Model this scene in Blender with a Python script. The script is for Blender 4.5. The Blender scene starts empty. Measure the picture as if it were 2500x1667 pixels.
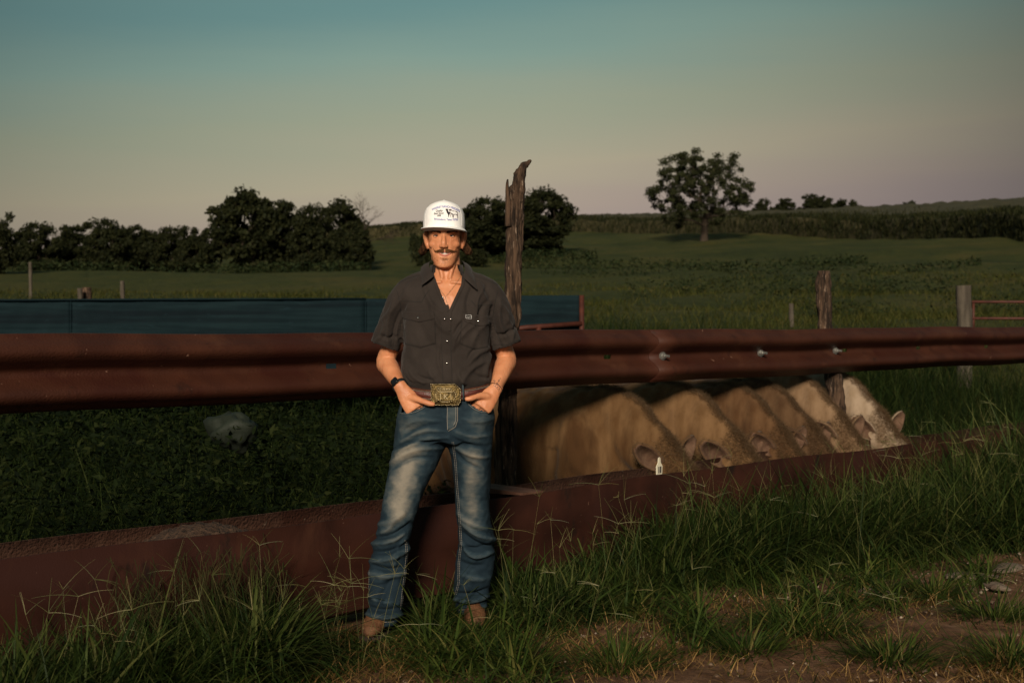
import bpy, math, random
import numpy as np
from mathutils import Vector, Matrix
from mathutils.bvhtree import BVHTree

SC = bpy.context.scene
COL = SC.collection
R = math.radians
rng = np.random.default_rng(11)
random.seed(5)

# ------------------------------------------------------------------ camera
CAMZ = 1.36
FPX = 3472.0
PITCH = math.atan(53.5 / FPX)
cam_d = bpy.data.cameras.new("camera")
cam_d.lens = 50; cam_d.sensor_width = 36
cam_d.clip_start = 0.05; cam_d.clip_end = 5000
cam_d.dof.use_dof = True; cam_d.dof.focus_distance = 6.3; cam_d.dof.aperture_fstop = 5.0
cam = bpy.data.objects.new("camera", cam_d); COL.objects.link(cam)
cam.location = (0, 0, CAMZ); cam.rotation_euler = (R(90) - PITCH, 0, 0)
SC.camera = cam

# ------------------------------------------------------------------ sun, sky, exposure
SUN_EL, SUN_AZ = 22.0, 7.0            # height above the horizon, degrees left of straight behind the camera
sd = Vector((-math.sin(R(SUN_AZ)) * math.cos(R(SUN_EL)), -math.cos(R(SUN_AZ)) * math.cos(R(SUN_EL)), math.sin(R(SUN_EL))))
sun_d = bpy.data.lights.new("sun", 'SUN'); sun_d.energy = 4.4; sun_d.angle = R(11.0); sun_d.color = (1.0, 0.86, 0.70)
sun = bpy.data.objects.new("sun", sun_d); COL.objects.link(sun)
sun.rotation_euler = sd.to_track_quat('Z', 'Y').to_euler()

W = bpy.data.worlds.new("World"); SC.world = W; W.use_nodes = True
nt = W.node_tree; nt.nodes.clear()
def N(tree, t, **kw):
    n = tree.nodes.new(t)
    for k, v in kw.items(): setattr(n, k, v)
    return n
out = N(nt, 'ShaderNodeOutputWorld'); bg = N(nt, 'ShaderNodeBackground'); bg2 = N(nt, 'ShaderNodeBackground')
add = N(nt, 'ShaderNodeAddShader')
sky = N(nt, 'ShaderNodeTexSky'); sky.sky_type = 'NISHITA'; sky.sun_disc = False
sky.sun_elevation = R(SUN_EL); sky.sun_rotation = math.atan2(sd.x, sd.y)
tc = N(nt, 'ShaderNodeTexCoord'); sep = N(nt, 'ShaderNodeSeparateXYZ')
nt.links.new(tc.outputs['Generated'], sep.inputs[0])
ramp = N(nt, 'ShaderNodeValToRGB')
def lin(c): return tuple(((v / 255) / 12.92 if v / 255 < .04045 else ((v / 255 + .055) / 1.055) ** 2.4) for v in c) + (1,)
stops = [(0.0, (118, 102, 108)), (0.045, (138, 121, 122)), (0.075, (150, 134, 122)), (0.105, (155, 145, 122)), (0.145, (138, 142, 120)),
         (0.185, (116, 138, 126)), (0.225, (92, 124, 121)), (0.40, (74, 104, 104)), (1.0, (78, 94, 94))]
el = ramp.color_ramp.elements
el[0].position = stops[0][0]; el[0].color = lin(stops[0][1]); el[1].position = 1.0; el[1].color = lin(stops[-1][1])
for p, c in stops[1:-1]:
    e = el.new(p); e.color = lin(c)
# thin, stretched veils of cloud
mp = N(nt, 'ShaderNodeMapping'); mp.inputs['Scale'].default_value = (1.0, 1.0, 9.0)
nz = N(nt, 'ShaderNodeTexNoise'); nz.inputs['Scale'].default_value = 3.2; nz.inputs['Detail'].default_value = 5
nt.links.new(tc.outputs['Generated'], mp.inputs[0]); nt.links.new(mp.outputs[0], nz.inputs['Vector'])
ma = N(nt, 'ShaderNodeMath', operation='MULTIPLY_ADD'); ma.inputs[1].default_value = 0.035; ma.inputs[2].default_value = -0.0175
nt.links.new(nz.outputs['Fac'], ma.inputs[0])
ad = N(nt, 'ShaderNodeMath', operation='ADD'); nt.links.new(sep.outputs['Z'], ad.inputs[0]); nt.links.new(ma.outputs[0], ad.inputs[1])
tilt = N(nt, 'ShaderNodeMath', operation='MULTIPLY_ADD'); tilt.inputs[1].default_value = -0.085; nt.links.new(sep.outputs['X'], tilt.inputs[0]); nt.links.new(ad.outputs[0], tilt.inputs[2])
nt.links.new(tilt.outputs[0], ramp.inputs[0])
# the afterglow is widest towards +Y and fades round the horizon
xs = N(nt, 'ShaderNodeMath', operation='ADD'); xs.inputs[1].default_value = 0.045
nt.links.new(sep.outputs['X'], xs.inputs[0])
x2 = N(nt, 'ShaderNodeMath', operation='MULTIPLY'); nt.links.new(xs.outputs[0], x2.inputs[0]); nt.links.new(xs.outputs[0], x2.inputs[1])
mr = N(nt, 'ShaderNodeMapRange'); mr.inputs['From Min'].default_value = 0.0; mr.inputs['From Max'].default_value = 0.15
mr.inputs['To Min'].default_value = 1.2; mr.inputs['To Max'].default_value = 0.50
nt.links.new(x2.outputs[0], mr.inputs['Value'])
mul = N(nt, 'ShaderNodeVectorMath', operation='SCALE'); nt.links.new(ramp.outputs[0], mul.inputs[0]); nt.links.new(mr.outputs[0], mul.inputs['Scale'])
nt.links.new(mul.outputs[0], bg.inputs[0]); bg.inputs[1].default_value = 1.0
nt.links.new(sky.outputs[0], bg2.inputs[0]); bg2.inputs[1].default_value = 0.004
nt.links.new(bg.outputs[0], add.inputs[0]); nt.links.new(bg2.outputs[0], add.inputs[1]); nt.links.new(add.outputs[0], out.inputs[0])

SC.view_settings.view_transform = 'Standard'; SC.view_settings.look = 'None'
SC.view_settings.exposure = 0.0; SC.view_settings.gamma = 1.0; SC.view_settings.use_curve_mapping = False

# ------------------------------------------------------------------ helpers
KD = 2500 / 2352.0
def S(dx, dy, Y):
    """world point that stands at depth Y where the photograph shows (dx, dy)"""
    u = (dx * KD - 1250) / FPX; v = (833.5 - dy * KD) / FPX
    ca, sa = math.cos(PITCH), math.sin(PITCH)
    t = Y / (ca + v * sa)
    return Vector((t * u, Y, CAMZ + t * (v * ca - sa)))

def mk(name, V, F, mat=None, parent=None, o=(0, 0, 0), smooth=True, loc=None):
    V = np.asarray(V, dtype=float).reshape(-1, 3) - np.asarray(o, dtype=float)
    me = bpy.data.meshes.new(name)
    if isinstance(F, np.ndarray):
        k = F.shape[1]
        me.vertices.add(len(V)); me.vertices.foreach_set('co', V.ravel())
        me.loops.add(F.size); me.loops.foreach_set('vertex_index', F.ravel().astype(np.int32))
        me.polygons.add(len(F)); me.polygons.foreach_set('loop_start', np.arange(len(F), dtype=np.int32) * k)
        me.update(calc_edges=True); me.validate()
    else:
        me.from_pydata([tuple(v) for v in V], [], [tuple(int(i) for i in f) for f in F]); me.update()
    if smooth: me.polygons.foreach_set('use_smooth', [True] * len(me.polygons))
    if mat: me.materials.append(mat)
    ob = bpy.data.objects.new(name, me); COL.objects.link(ob)
    if parent is not None: ob.parent = parent
    if loc is not None: ob.location = loc
    return ob

def tag(o, label=None, cat=None, group=None, kind=None):
    if label: o['label'] = label
    if cat: o['category'] = cat
    if group: o['group'] = group
    if kind: o['kind'] = kind
    return o

def empty(name, loc, rz=0):
    o = bpy.data.objects.new(name, None); COL.objects.link(o); o.empty_display_size = .1
    o.location = loc; o.rotation_euler = (0, 0, rz); return o

class MB:
    """collects shapes into one mesh"""
    def __init__(s): s.V = []; s.F = []; s.n = 0
    def add(s, V, F):
        V = [tuple(v) for v in V]
        s.V += V; s.F += [tuple(i + s.n for i in f) for f in F]; s.n += len(V); return s
    def rings(s, rings, cap=True):
        k = len(rings[0]); V = [p for r in rings for p in r]; F = []
        for i in range(len(rings) - 1):
            for j in range(k):
                a, b = i * k + j, i * k + (j + 1) % k
                F.append((a, b, b + k, a + k))
        if cap:
            F.append(tuple(reversed(range(k)))); F.append(tuple((len(rings) - 1) * k + j for j in range(k)))
        return s.add(V, F)
    def hring(s, spec, k=28, p=2.0, cap=True):
        """horizontal rings: (cx, cy, z, rx, ry)"""
        rr = []
        for r in spec:
            cx, cy, z, rx, ry = r[:5]; e = r[5] if len(r) > 5 else p; ring = []
            for j in range(k):
                a = 2 * math.pi * j / k; c, si = math.cos(a), math.sin(a)
                ring.append((cx + rx * math.copysign(abs(c) ** (2 / e), c), cy + ry * math.copysign(abs(si) ** (2 / e), si), z))
            rr.append(ring)
        return s.rings(rr, cap)
    def tube(s, pts, rad, k=14, flat=None, cap=True, up=None):
        """a tube along pts; rad = radii, flat = second radii (along up)"""
        pts = [Vector(p) for p in pts]; n = len(pts)
        if not hasattr(rad, '__len__'): rad = [rad] * n
        if flat is None: flat = rad
        elif not hasattr(flat, '__len__'): flat = [flat] * n
        rr = []; prev = Vector(up) if up is not None else None
        for i in range(n):
            t = (pts[min(i + 1, n - 1)] - pts[max(i - 1, 0)]).normalized()
            if prev is None: prev = Vector((0, 0, 1)) if abs(t.z) < .9 else Vector((0, 1, 0))
            b = (prev - t * prev.dot(t)).normalized(); a = t.cross(b)
            if up is None: prev = b
            rr.append([pts[i] + a * (math.cos(2 * math.pi * j / k) * rad[i]) + b * (math.sin(2 * math.pi * j / k) * flat[i]) for j in range(k)])
        return s.rings(rr, cap)
    def ball(s, c, r, k=14, m=9):
        if not hasattr(r, '__len__'): r = (r, r, r)
        rr = []
        for i in range(1, m):
            th = math.pi * i / m
            rr.append([(c[0] + r[0] * math.sin(th) * math.cos(2 * math.pi * j / k), c[1] + r[1] * math.sin(th) * math.sin(2 * math.pi * j / k), c[2] - r[2] * math.cos(th)) for j in range(k)])
        return s.rings(rr)
    def box(s, c, h, R3=None):
        V = []
        for sx in (-1, 1):
            for sy in (-1, 1):
                for sz in (-1, 1):
                    v = Vector((sx * h[0], sy * h[1], sz * h[2]))
                    if R3 is not None: v = R3 @ v
                    V.append(v + Vector(c))
        return s.add(V, [(0, 1, 3, 2), (4, 6, 7, 5), (0, 4, 5, 1), (2, 3, 7, 6), (0, 2, 6, 4), (1, 5, 7, 3)])
    def mk(s, name, mat, parent=None, o=(0, 0, 0), smooth=True):
        return mk(name, s.V, s.F, mat, parent, o, smooth)

def smoothpts(pts, n=6):
    """Catmull-Rom through pts"""
    pts = [Vector(p) for p in pts]; out = []
    for i in range(len(pts) - 1):
        p0 = pts[max(i - 1, 0)]; p1 = pts[i]; p2 = pts[i + 1]; p3 = pts[min(i + 2, len(pts) - 1)]
        for j in range(n):
            t = j / n
            out.append(.5 * ((2 * p1) + (p2 - p0) * t + (2 * p0 - 5 * p1 + 4 * p2 - p3) * t * t + (3 * p1 - p0 - 3 * p2 + p3) * t ** 3))
    out.append(pts[-1]); return out

def snoise(P, scale, seed=0, octs=3):
    """smooth pseudo-noise of points, about -1..1"""
    g = np.random.default_rng(seed); out = np.zeros(len(P)); a = 1.0; tot = 0
    for o in range(octs):
        D = g.normal(size=(7, 3)); D /= np.linalg.norm(D, axis=1)[:, None]; ph = g.uniform(0, 6.28, 7)
        f = (2 ** o) / scale * 6.28 * g.uniform(.6, 1.3, 7)
        W1 = np.sin(P @ (D * f[:, None]).T + ph); out += a * W1.sum(1) / 3.0; tot += a; a *= .55
    return out / tot

def remesh(mb, voxel, smooth=2):
    """fuse closed shapes into one skin; returns V, F arrays (quads)"""
    me = bpy.data.meshes.new('t'); me.from_pydata([tuple(v) for v in mb.V], [], mb.F); me.update()
    ob = bpy.data.objects.new('t', me); COL.objects.link(ob)
    m = ob.modifiers.new('r', 'REMESH'); m.mode = 'VOXEL'; m.voxel_size = voxel; m.adaptivity = 0
    if smooth:
        sm = ob.modifiers.new('s', 'SMOOTH'); sm.factor = .5; sm.iterations = smooth
    dg = bpy.context.evaluated_depsgraph_get(); ev = ob.evaluated_get(dg); m2 = bpy.data.meshes.new_from_object(ev)
    V = np.empty(len(m2.vertices) * 3); m2.vertices.foreach_get('co', V); V = V.reshape(-1, 3)
    nl = len(m2.loops); L = np.empty(nl, dtype=np.int32); m2.loops.foreach_get('vertex_index', L)
    if nl == len(m2.polygons) * 4: F = L.reshape(-1, 4)
    else: F = [tuple(p.vertices) for p in m2.polygons]; F = np.array([f if len(f) == 4 else f + (f[-1],) for f in F])
    bpy.data.objects.remove(ob); bpy.data.meshes.remove(me); bpy.data.meshes.remove(m2)
    return V, F

def vnormals(V, F):
    n = np.cross(V[F[:, 2]] - V[F[:, 0]], V[F[:, 3]] - V[F[:, 1]]); out = np.zeros_like(V)
    for k in range(4): np.add.at(out, F[:, k], n)
    l = np.linalg.norm(out, axis=1); l[l == 0] = 1
    return out / l[:, None]

def bvh(V, F): return BVHTree.FromPolygons([tuple(v) for v in V], [tuple(int(i) for i in f) for f in F])
CAMV = Vector((0, 0, CAMZ))
def hit(tree, dx, dy):
    d = (S(dx, dy, 6.2) - CAMV).normalized()
    r = tree.ray_cast(CAMV, d, 30)
    return r[0], r[1], d

def interp(pts, s):
    """point at fraction s of the polyline"""
    L = [0]
    for a, b in zip(pts, pts[1:]): L.append(L[-1] + math.dist(a, b))
    t = s * L[-1]
    for i in range(len(pts) - 1):
        if t <= L[i + 1] or i == len(pts) - 2:
            f = (t - L[i]) / max(L[i + 1] - L[i], 1e-9)
            return tuple(a + (b - a) * f for a, b in zip(pts[i], pts[i + 1]))

def patch(name, top, bot, ns, ntt, tree, off, mat, parent, o):
    """cloth piece lying on a surface between two photo curves, with an edge of its own"""
    V = []; F = []; idx = {}; last = None
    for j in range(ntt + 1):
        for i in range(ns + 1):
            a = interp(top, i / ns); b = interp(bot, i / ns); t = j / ntt
            p, nn, d = hit(tree, a[0] + (b[0] - a[0]) * t, a[1] + (b[1] - a[1]) * t)
            if p is None: p = last if last is not None else S(a[0], a[1], 6.15); nn = -d
            last = p; edge = i in (0, ns) or j in (0, ntt)
            V.append(p - d * off * (0.75 if edge else 1.0))
    k = ns + 1
    F = [(j * k + i, (j + 1) * k + i, (j + 1) * k + i + 1, j * k + i + 1) for j in range(ntt) for i in range(ns)]
    loop = [i for i in range(k)] + [j * k + ns for j in range(1, ntt + 1)] + [ntt * k + i for i in range(ns - 1, -1, -1)] + [j * k for j in range(ntt - 1, 0, -1)]
    n0 = len(V)
    for q in loop: V.append(V[q] + (V[q] - CAMV).normalized() * (off + .004))
    m = len(loop)
    for a in range(m): F.append((loop[a], loop[(a + 1) % m], n0 + (a + 1) % m, n0 + a))
    return mk(name, V, F, mat, parent, o)

def strip(mb, line, width, tree, off, k=3, step=3.0):
    """raised ribbon following a photo polyline on a surface"""
    L = sum(math.dist(a, b) for a, b in zip(line, line[1:])); n = max(2, int(L / step)); row = []
    for i in range(n + 1):
        p = interp(line, i / n); q = interp(line, min(1, i / n + .02)); r = interp(line, max(0, i / n - .02))
        tx, ty = q[0] - r[0], q[1] - r[1]; l = math.hypot(tx, ty) or 1; nx, ny = -ty / l, tx / l; pts = []
        for c in range(k):
            w = (c / (k - 1) - .5) * width
            h, nn, d = hit(tree, p[0] + nx * w, p[1] + ny * w)
            if h is None: pts = None; break
            pts.append(h - d * (off if 0 < c < k - 1 or k == 2 else off * .25))
        if pts: row.append(pts)
    V = [p for r in row for p in r]
    F = [(i * k + j, i * k + j + 1, (i + 1) * k + j + 1, (i + 1) * k + j) for i in range(len(row) - 1) for j in range(k - 1)]
    mb.add(V, F)

# ------------------------------------------------------------------ materials
def pm(name, c1, c2=None, scale=8, rough=.8, bump=0, bscale=60, metal=0, coords='Object', stretch=(1, 1, 1), detail=6, spec=.3, sss=0, c3=None, s3=2.0, lo=.35, hi=.65, sheen=0, t3=.5):
    m = bpy.data.materials.new(name); m.use_nodes = True; t = m.node_tree; b = t.nodes['Principled BSDF']
    c1 = tuple(c1) + (1,); c2 = tuple(c2) + (1,) if c2 else c1
    b.inputs['Roughness'].default_value = rough; b.inputs['Metallic'].default_value = metal
    b.inputs['Specular IOR Level'].default_value = spec
    if sheen: b.inputs['Sheen Weight'].default_value = sheen
    if sss: b.inputs['Subsurface Weight'].default_value = sss; b.inputs['Subsurface Radius'].default_value = (.012, .005, .003); b.inputs['Subsurface Scale'].default_value = .6
    tcn = N(t, 'ShaderNodeTexCoord'); mpn = N(t, 'ShaderNodeMapping'); mpn.inputs['Scale'].default_value = stretch
    t.links.new(tcn.outputs[coords], mpn.inputs[0])
    n1 = N(t, 'ShaderNodeTexNoise'); n1.inputs['Scale'].default_value = scale; n1.inputs['Detail'].default_value = detail
    t.links.new(mpn.outputs[0], n1.inputs['Vector'])
    r1 = N(t, 'ShaderNodeMapRange'); r1.inputs['From Min'].default_value = lo; r1.inputs['From Max'].default_value = hi
    t.links.new(n1.outputs['Fac'], r1.inputs['Value'])
    mx = N(t, 'ShaderNodeMix', data_type='RGBA'); mx.inputs['A'].default_value = c1; mx.inputs['B'].default_value = c2
    t.links.new(r1.outputs[0], mx.inputs['Factor']); col = mx.outputs['Result']
    if c3:
        n3 = N(t, 'ShaderNodeTexNoise'); n3.inputs['Scale'].default_value = s3; n3.inputs['Detail'].default_value = 4
        t.links.new(mpn.outputs[0], n3.inputs['Vector'])
        r3 = N(t, 'ShaderNodeMapRange'); r3.inputs['From Min'].default_value = t3; r3.inputs['From Max'].default_value = t3 + .12
        t.links.new(n3.outputs['Fac'], r3.inputs['Value'])
        m3 = N(t, 'ShaderNodeMix', data_type='RGBA'); m3.inputs['B'].default_value = tuple(c3) + (1,)
        t.links.new(r3.outputs[0], m3.inputs['Factor']); t.links.new(col, m3.inputs['A']); col = m3.outputs['Result']
    t.links.new(col, b.inputs['Base Color'])
    if bump:
        nb = N(t, 'ShaderNodeTexNoise'); nb.inputs['Scale'].default_value = bscale; nb.inputs['Detail'].default_value = 6
        t.links.new(mpn.outputs[0], nb.inputs['Vector'])
        bn = N(t, 'ShaderNodeBump'); bn.inputs['Strength'].default_value = bump; bn.inputs['Distance'].default_value = .02
        t.links.new(nb.outputs['Fac'], bn.inputs['Height']); t.links.new(bn.outputs[0], b.inputs['Normal'])
    m['out'] = 1
    return m

def leafmat(name, cols, transl=.25, rough=.5, spec=.3):
    """colour varies from blade to blade"""
    m = bpy.data.materials.new(name); m.use_nodes = True; t = m.node_tree; b = t.nodes['Principled BSDF']
    g = N(t, 'ShaderNodeNewGeometry'); r = N(t, 'ShaderNodeValToRGB'); e = r.color_ramp.elements
    e[0].color = tuple(cols[0]) + (1,); e[1].color = tuple(cols[-1]) + (1,)
    for i, c in enumerate(cols[1:-1]): x = e.new((i + 1) / (len(cols) - 1)); x.color = tuple(c) + (1,)
    t.links.new(g.outputs['Random Per Island'], r.inputs[0]); t.links.new(r.outputs[0], b.inputs['Base Color'])
    b.inputs['Roughness'].default_value = rough; b.inputs['Specular IOR Level'].default_value = spec
    if transl:
        o = t.nodes['Material Output']; tr = N(t, 'ShaderNodeBsdfTranslucent'); mx = N(t, 'ShaderNodeMixShader'); mx.inputs[0].default_value = transl
        t.links.new(r.outputs[0], tr.inputs[0]); t.links.new(b.outputs[0], mx.inputs[1]); t.links.new(tr.outputs[0], mx.inputs[2]); t.links.new(mx.outputs[0], o.inputs[0])
    return m

M = {}
M['rust'] = pm('rust_paint', (.036, .011, .006), (.056, .018, .009), 5, .58, .22, 110, stretch=(1, 1, 1), c3=(.035, .009, .005), s3=2.5, spec=.22)
M['trough'] = pm('trough_rust', (.018, .0055, .003), (.036, .011, .006), 4, .72, .12, 160, c3=(.03, .010, .007), s3=1.7, spec=.15)
M['inner'] = pm('worn_steel', (.075, .034, .021), (.11, .055, .036), 9, .8, .3, 90, c3=(.06, .022, .013), s3=3, spec=.2)
M['zinc'] = pm('galvanised', (.42, .42, .38), (.25, .25, .23), 40, .42, .1, 90, metal=.8)
M['wood'] = pm('weathered_wood', (.014, .008, .0045), (.095, .056, .033), 42, .95, 1.0, 90, stretch=(1, 1, .12), detail=10, lo=.40, hi=.66, c3=(.19, .13, .09), s3=55, t3=.62)
M['greywood'] = pm('grey_wood', (.045, .036, .026), (.09, .074, .054), 20, .9, .6, 60, stretch=(1, 1, .1))
M['bluesheet'] = pm('blue_paint', (.0042, .0115, .0145), (.0075, .0185, .022), 3, .8, .2, 40, stretch=(.4, .4, 9), c3=(.004, .009, .012), s3=1.2, spec=.08)
M['redpipe'] = pm('red_pipe', (.045, .012, .007), (.075, .02, .011), 12, .6)
M['skin'] = pm('skin', (.48, .185, .085), (.60, .26, .128), 14, .45, .12, 220, sss=.12, spec=.35)
M['lash'] = pm('eyelid', (.10, .035, .018), rough=.6)
M['lip'] = pm('lip', (.50, .16, .11), rough=.4)
M['hair'] = leafmat('brown_hair', [(.018, .009, .005), (.04, .019, .010), (.09, .042, .02)], .0, .9, .05)
M['stache'] = leafmat('moustache_hair', [(.07, .03, .012), (.14, .065, .025), (.20, .09, .035)], .0, .9, .05)
M['white'] = pm('cap_cloth', (.80, .785, .77), (.84, .83, .81), 60, .85, .1, 400)
M['mesh'] = pm('cap_mesh', (.60, .59, .58), (.74, .73, .72), 300, .85)
M['blueink'] = pm('blue_ink', (.07, .09, .42), rough=.7)
M['blackink'] = pm('black_ink', (.018, .016, .02), rough=.7)
M['greyink'] = pm('grey_ink', (.25, .22, .22), rough=.7)
M['shirt'] = pm('charcoal_cotton', (.025, .0195, .0165), (.033, .026, .022), 9, .85, .18, 500, spec=.12, sheen=.05)
M['seam'] = pm('dark_seam', (.014, .012, .0105), rough=.9)
M['snap'] = pm('pearl_snap', (.75, .74, .72), rough=.12, metal=1)
M['teeth'] = pm('teeth', (.78, .70, .60), rough=.3)
M['eyewhite'] = pm('eye_white', (.55, .48, .42), rough=.3)
M['iris'] = pm('iris', (.02, .012, .008), rough=.15)
M['leather'] = pm('belt_leather', (.10, .017, .008), (.06, .011, .006), 18, .4, .2, 200, spec=.5)
M['leatheredge'] = pm('tooled_leather', (.15, .07, .035), (.05, .02, .012), 160, .5, .6, 300)
M['stitch'] = pm('pale_thread', (.26, .23, .19), rough=.8)
M['gold'] = pm('buckle_gold', (.20, .14, .055), (.09, .065, .03), 60, .48, .35, 170, metal=1)
M['silver'] = pm('buckle_silver', (.42, .34, .20), rough=.32, metal=1)
M['boot'] = pm('boot_leather', (.10, .042, .018), (.17, .08, .036), 20, .65, .4, 120, c3=(.06, .025, .012), s3=12)
M['sole'] = pm('boot_sole', (.03, .02, .014), rough=.8)
M['watch'] = pm('watch_glass', (.006, .006, .007), rough=.12, spec=.6)
M['strap'] = pm('watch_strap', (.012, .012, .013), rough=.55)
M['ink2'] = pm('tattoo_ink', (.05, .03, .035), rough=.6)
M['tagy'] = pm('tag_plastic', (.72, .66, .50), rough=.5)
M['stone'] = pm('pale_stone', (.12, .085, .06), (.20, .15, .11), 14, .9, .5, 60, c3=(.09, .06, .042), s3=8)
M['lump_grey'] = pm('dull_lump', (.008, .012, .007), (.016, .021, .013), 6, .7, .6, 12)
M['grass'] = leafmat('grass_blades', [(.012, .024, .004), (.026, .046, .007), (.042, .068, .010), (.066, .090, .016), (.12, .105, .028)], .35, .6, .14)
M['drygrass'] = leafmat('dry_straw', [(.08, .04, .012), (.18, .10, .03), (.32, .19, .065)], .2, .6)
M['stalk'] = leafmat('seed_stalks', [(.06, .075, .02), (.12, .12, .04), (.20, .17, .07)], .2, .5)
M['tallgrass'] = leafmat('tall_grass', [(.009, .018, .004), (.017, .032, .006), (.030, .052, .010), (.052, .072, .015), (.10, .105, .03)], .35, .6, .14)
M['rank'] = leafmat('rank_blades', [(.006, .012, .003), (.011, .021, .005), (.020, .034, .007), (.040, .050, .012)], .35, .7, .08)
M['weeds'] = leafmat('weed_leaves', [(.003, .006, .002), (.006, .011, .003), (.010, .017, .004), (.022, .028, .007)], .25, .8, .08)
M['meadow'] = leafmat('meadow_blades', [(.020, .026, .006), (.036, .043, .008), (.054, .056, .012), (.078, .066, .018)], .2, .7, .1)
M['corn'] = leafmat('corn_leaves', [(.010, .013, .005), (.018, .021, .007), (.030, .030, .010)], .2, .7, .1)  # darker than the canopy: shade on the field's front put into the colour
M['leaf'] = leafmat('tree_leaves', [(.008, .011, .004), (.015, .018, .006), (.026, .028, .009)], .15, .7, .1)
M['leafb'] = leafmat('lone_tree_leaves', [(.016, .020, .008), (.027, .032, .012), (.042, .044, .017)], .2, .7, .1)
M['hide'] = leafmat('coat_hair', [(.12, .07, .033), (.17, .105, .055), (.25, .17, .10)], .6, .7, .1)
M['bark'] = pm('bark', (.02, .014, .009), (.05, .036, .024), 3, .95)

def fleck(m, scale, thr, col, stretch=(1, 1, 1), soft=.03):
    """scattered chips, scratches and grit of another colour"""
    t = m.node_tree; b = t.nodes['Principled BSDF']; src = b.inputs['Base Color'].links[0].from_socket
    tcn = N(t, 'ShaderNodeTexCoord'); mp_ = N(t, 'ShaderNodeMapping'); mp_.inputs['Scale'].default_value = stretch; t.links.new(tcn.outputs['Object'], mp_.inputs[0])
    n = N(t, 'ShaderNodeTexNoise'); n.inputs['Scale'].default_value = scale; n.inputs['Detail'].default_value = 5; n.inputs['Roughness'].default_value = .65; t.links.new(mp_.outputs[0], n.inputs['Vector'])
    r = N(t, 'ShaderNodeMapRange'); r.inputs['From Min'].default_value = thr; r.inputs['From Max'].default_value = thr + soft; t.links.new(n.outputs['Fac'], r.inputs['Value'])
    x = N(t, 'ShaderNodeMix', data_type='RGBA'); x.inputs['B'].default_value = tuple(col) + (1,); t.links.new(r.outputs[0], x.inputs['Factor']); t.links.new(src, x.inputs['A']); t.links.new(x.outputs['Result'], b.inputs['Base Color'])
fleck(M['rust'], 26, .69, (.22, .12, .08)); fleck(M['rust'], 9, .60, (.022, .008, .005), (1, 1, .5), .12); fleck(M['rust'], 3, .58, (.070, .026, .013), (1, 1, 2), .2)
fleck(M['trough'], 30, .70, (.16, .09, .06)); fleck(M['trough'], 5, .56, (.046, .017, .009), (1, 1, .35), .2); fleck(M['trough'], 8, .60, (.012, .006, .004), (1, 1, .4), .1)
fleck(M['inner'], 22, .66, (.20, .14, .10)); fleck(M['wood'], 70, .60, (.24, .17, .12), (1, 1, .10), .08); fleck(M['bluesheet'], 6, .60, (.010, .024, .030), (1, 1, 5), .15)
fleck(M['boot'], 30, .6, (.20, .11, .055), (1, 1, 1), .1); fleck(M['skin'], 60, .62, (.40, .12, .045), (1, 1, 1), .25)

# ------------------------------------------------------------------ lie of the land
YC = 7.63; RL = math.hypot(.95, 1)
def along(s, q, z=0): return Vector((.689 * s - .725 * q, YC + .725 * s + .689 * q, z))
def qof(X, Y): return ((Y - YC) * .95 - X) / RL
def sof(X, Y): return X * .689 + (Y - YC) * .725
def s_for(px, q):
    u = (px - 1250) / FPX; a = -.725 * q; b = YC + .689 * q
    return (u * b - a) / (.689 - .725 * u)
YS = np.array([27, 50, 100, 150, 200, 300, 400, 600, 1200, 3000.])
US = np.array([-.5, -.2, -.08, .0, .09, .18, .27, .36, .6])
E = np.array([  # slope of the sight line to the ground, by depth, one row for each US
 [-.006, .014, .027, .034, .038, .042, .044, .034, .015, .0],
 [-.006, .014, .027, .034, .038, .046, .052, .040, .015, .0],
 [-.006, .014, .029, .038, .046, .056, .061, .048, .018, .0],
 [-.006, .014, .031, .042, .050, .060, .066, .050, .020, .0],
 [-.006, .015, .033, .045, .053, .064, .0675, .052, .020, .0],
 [-.006, .016, .035, .048, .056, .0675, .070, .054, .020, .0],
 [-.005, .018, .038, .052, .063, .072, .070, .055, .020, .0],
 [-.004, .019, .041, .058, .071, .077, .070, .055, .020, .0],
 [-.004, .020, .043, .062, .076, .080, .070, .055, .020, .0]])
def height(X, Y):
    X = np.atleast_1d(np.asarray(X, float)); Y = np.atleast_1d(np.asarray(Y, float))
    Ys = np.maximum(Y, 1e-3); u = np.clip(X / Ys, US[0], US[-1])
    yy = np.interp(np.log(np.maximum(Ys, 27)), np.log(YS), np.arange(len(YS))); j = np.clip(yy.astype(int), 0, len(YS) - 2); fy = yy - j
    uu = np.interp(u, US, np.arange(len(US))); i = np.clip(uu.astype(int), 0, len(US) - 2); fu = uu - i
    e = (E[i, j] * (1 - fu) + E[i + 1, j] * fu) * (1 - fy) + (E[i, j + 1] * (1 - fu) + E[i + 1, j + 1] * fu) * fy
    far = CAMZ + e * np.maximum(Y, 27)
    q = qof(X, Y); lo = -.22 * np.clip((q - .15) / .6, 0, 1)
    t = np.clip((Y - 11.5) / 15.5, 0, 1); t = t * t * (3 - 2 * t)
    z = lo * (1 - t) + far * t
    z = z + .02 * np.sin(X * 2.1 + 1) * np.sin(Y * 1.7) * np.clip(1 - (Y - 8) / 6, .0, 1)
    z = z + np.clip((Y - 14) / 20, 0, 1) * (.10 * np.sin(X * .33 + Y * .21) + .07 * np.sin(X * .71 - Y * .47 + 2) + .35 * np.sin(X * .05 + Y * .083) * np.clip((Y - 30) / 60, 0, 1))
    return z
def H(x, y): return float(height(x, y)[0])

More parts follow.
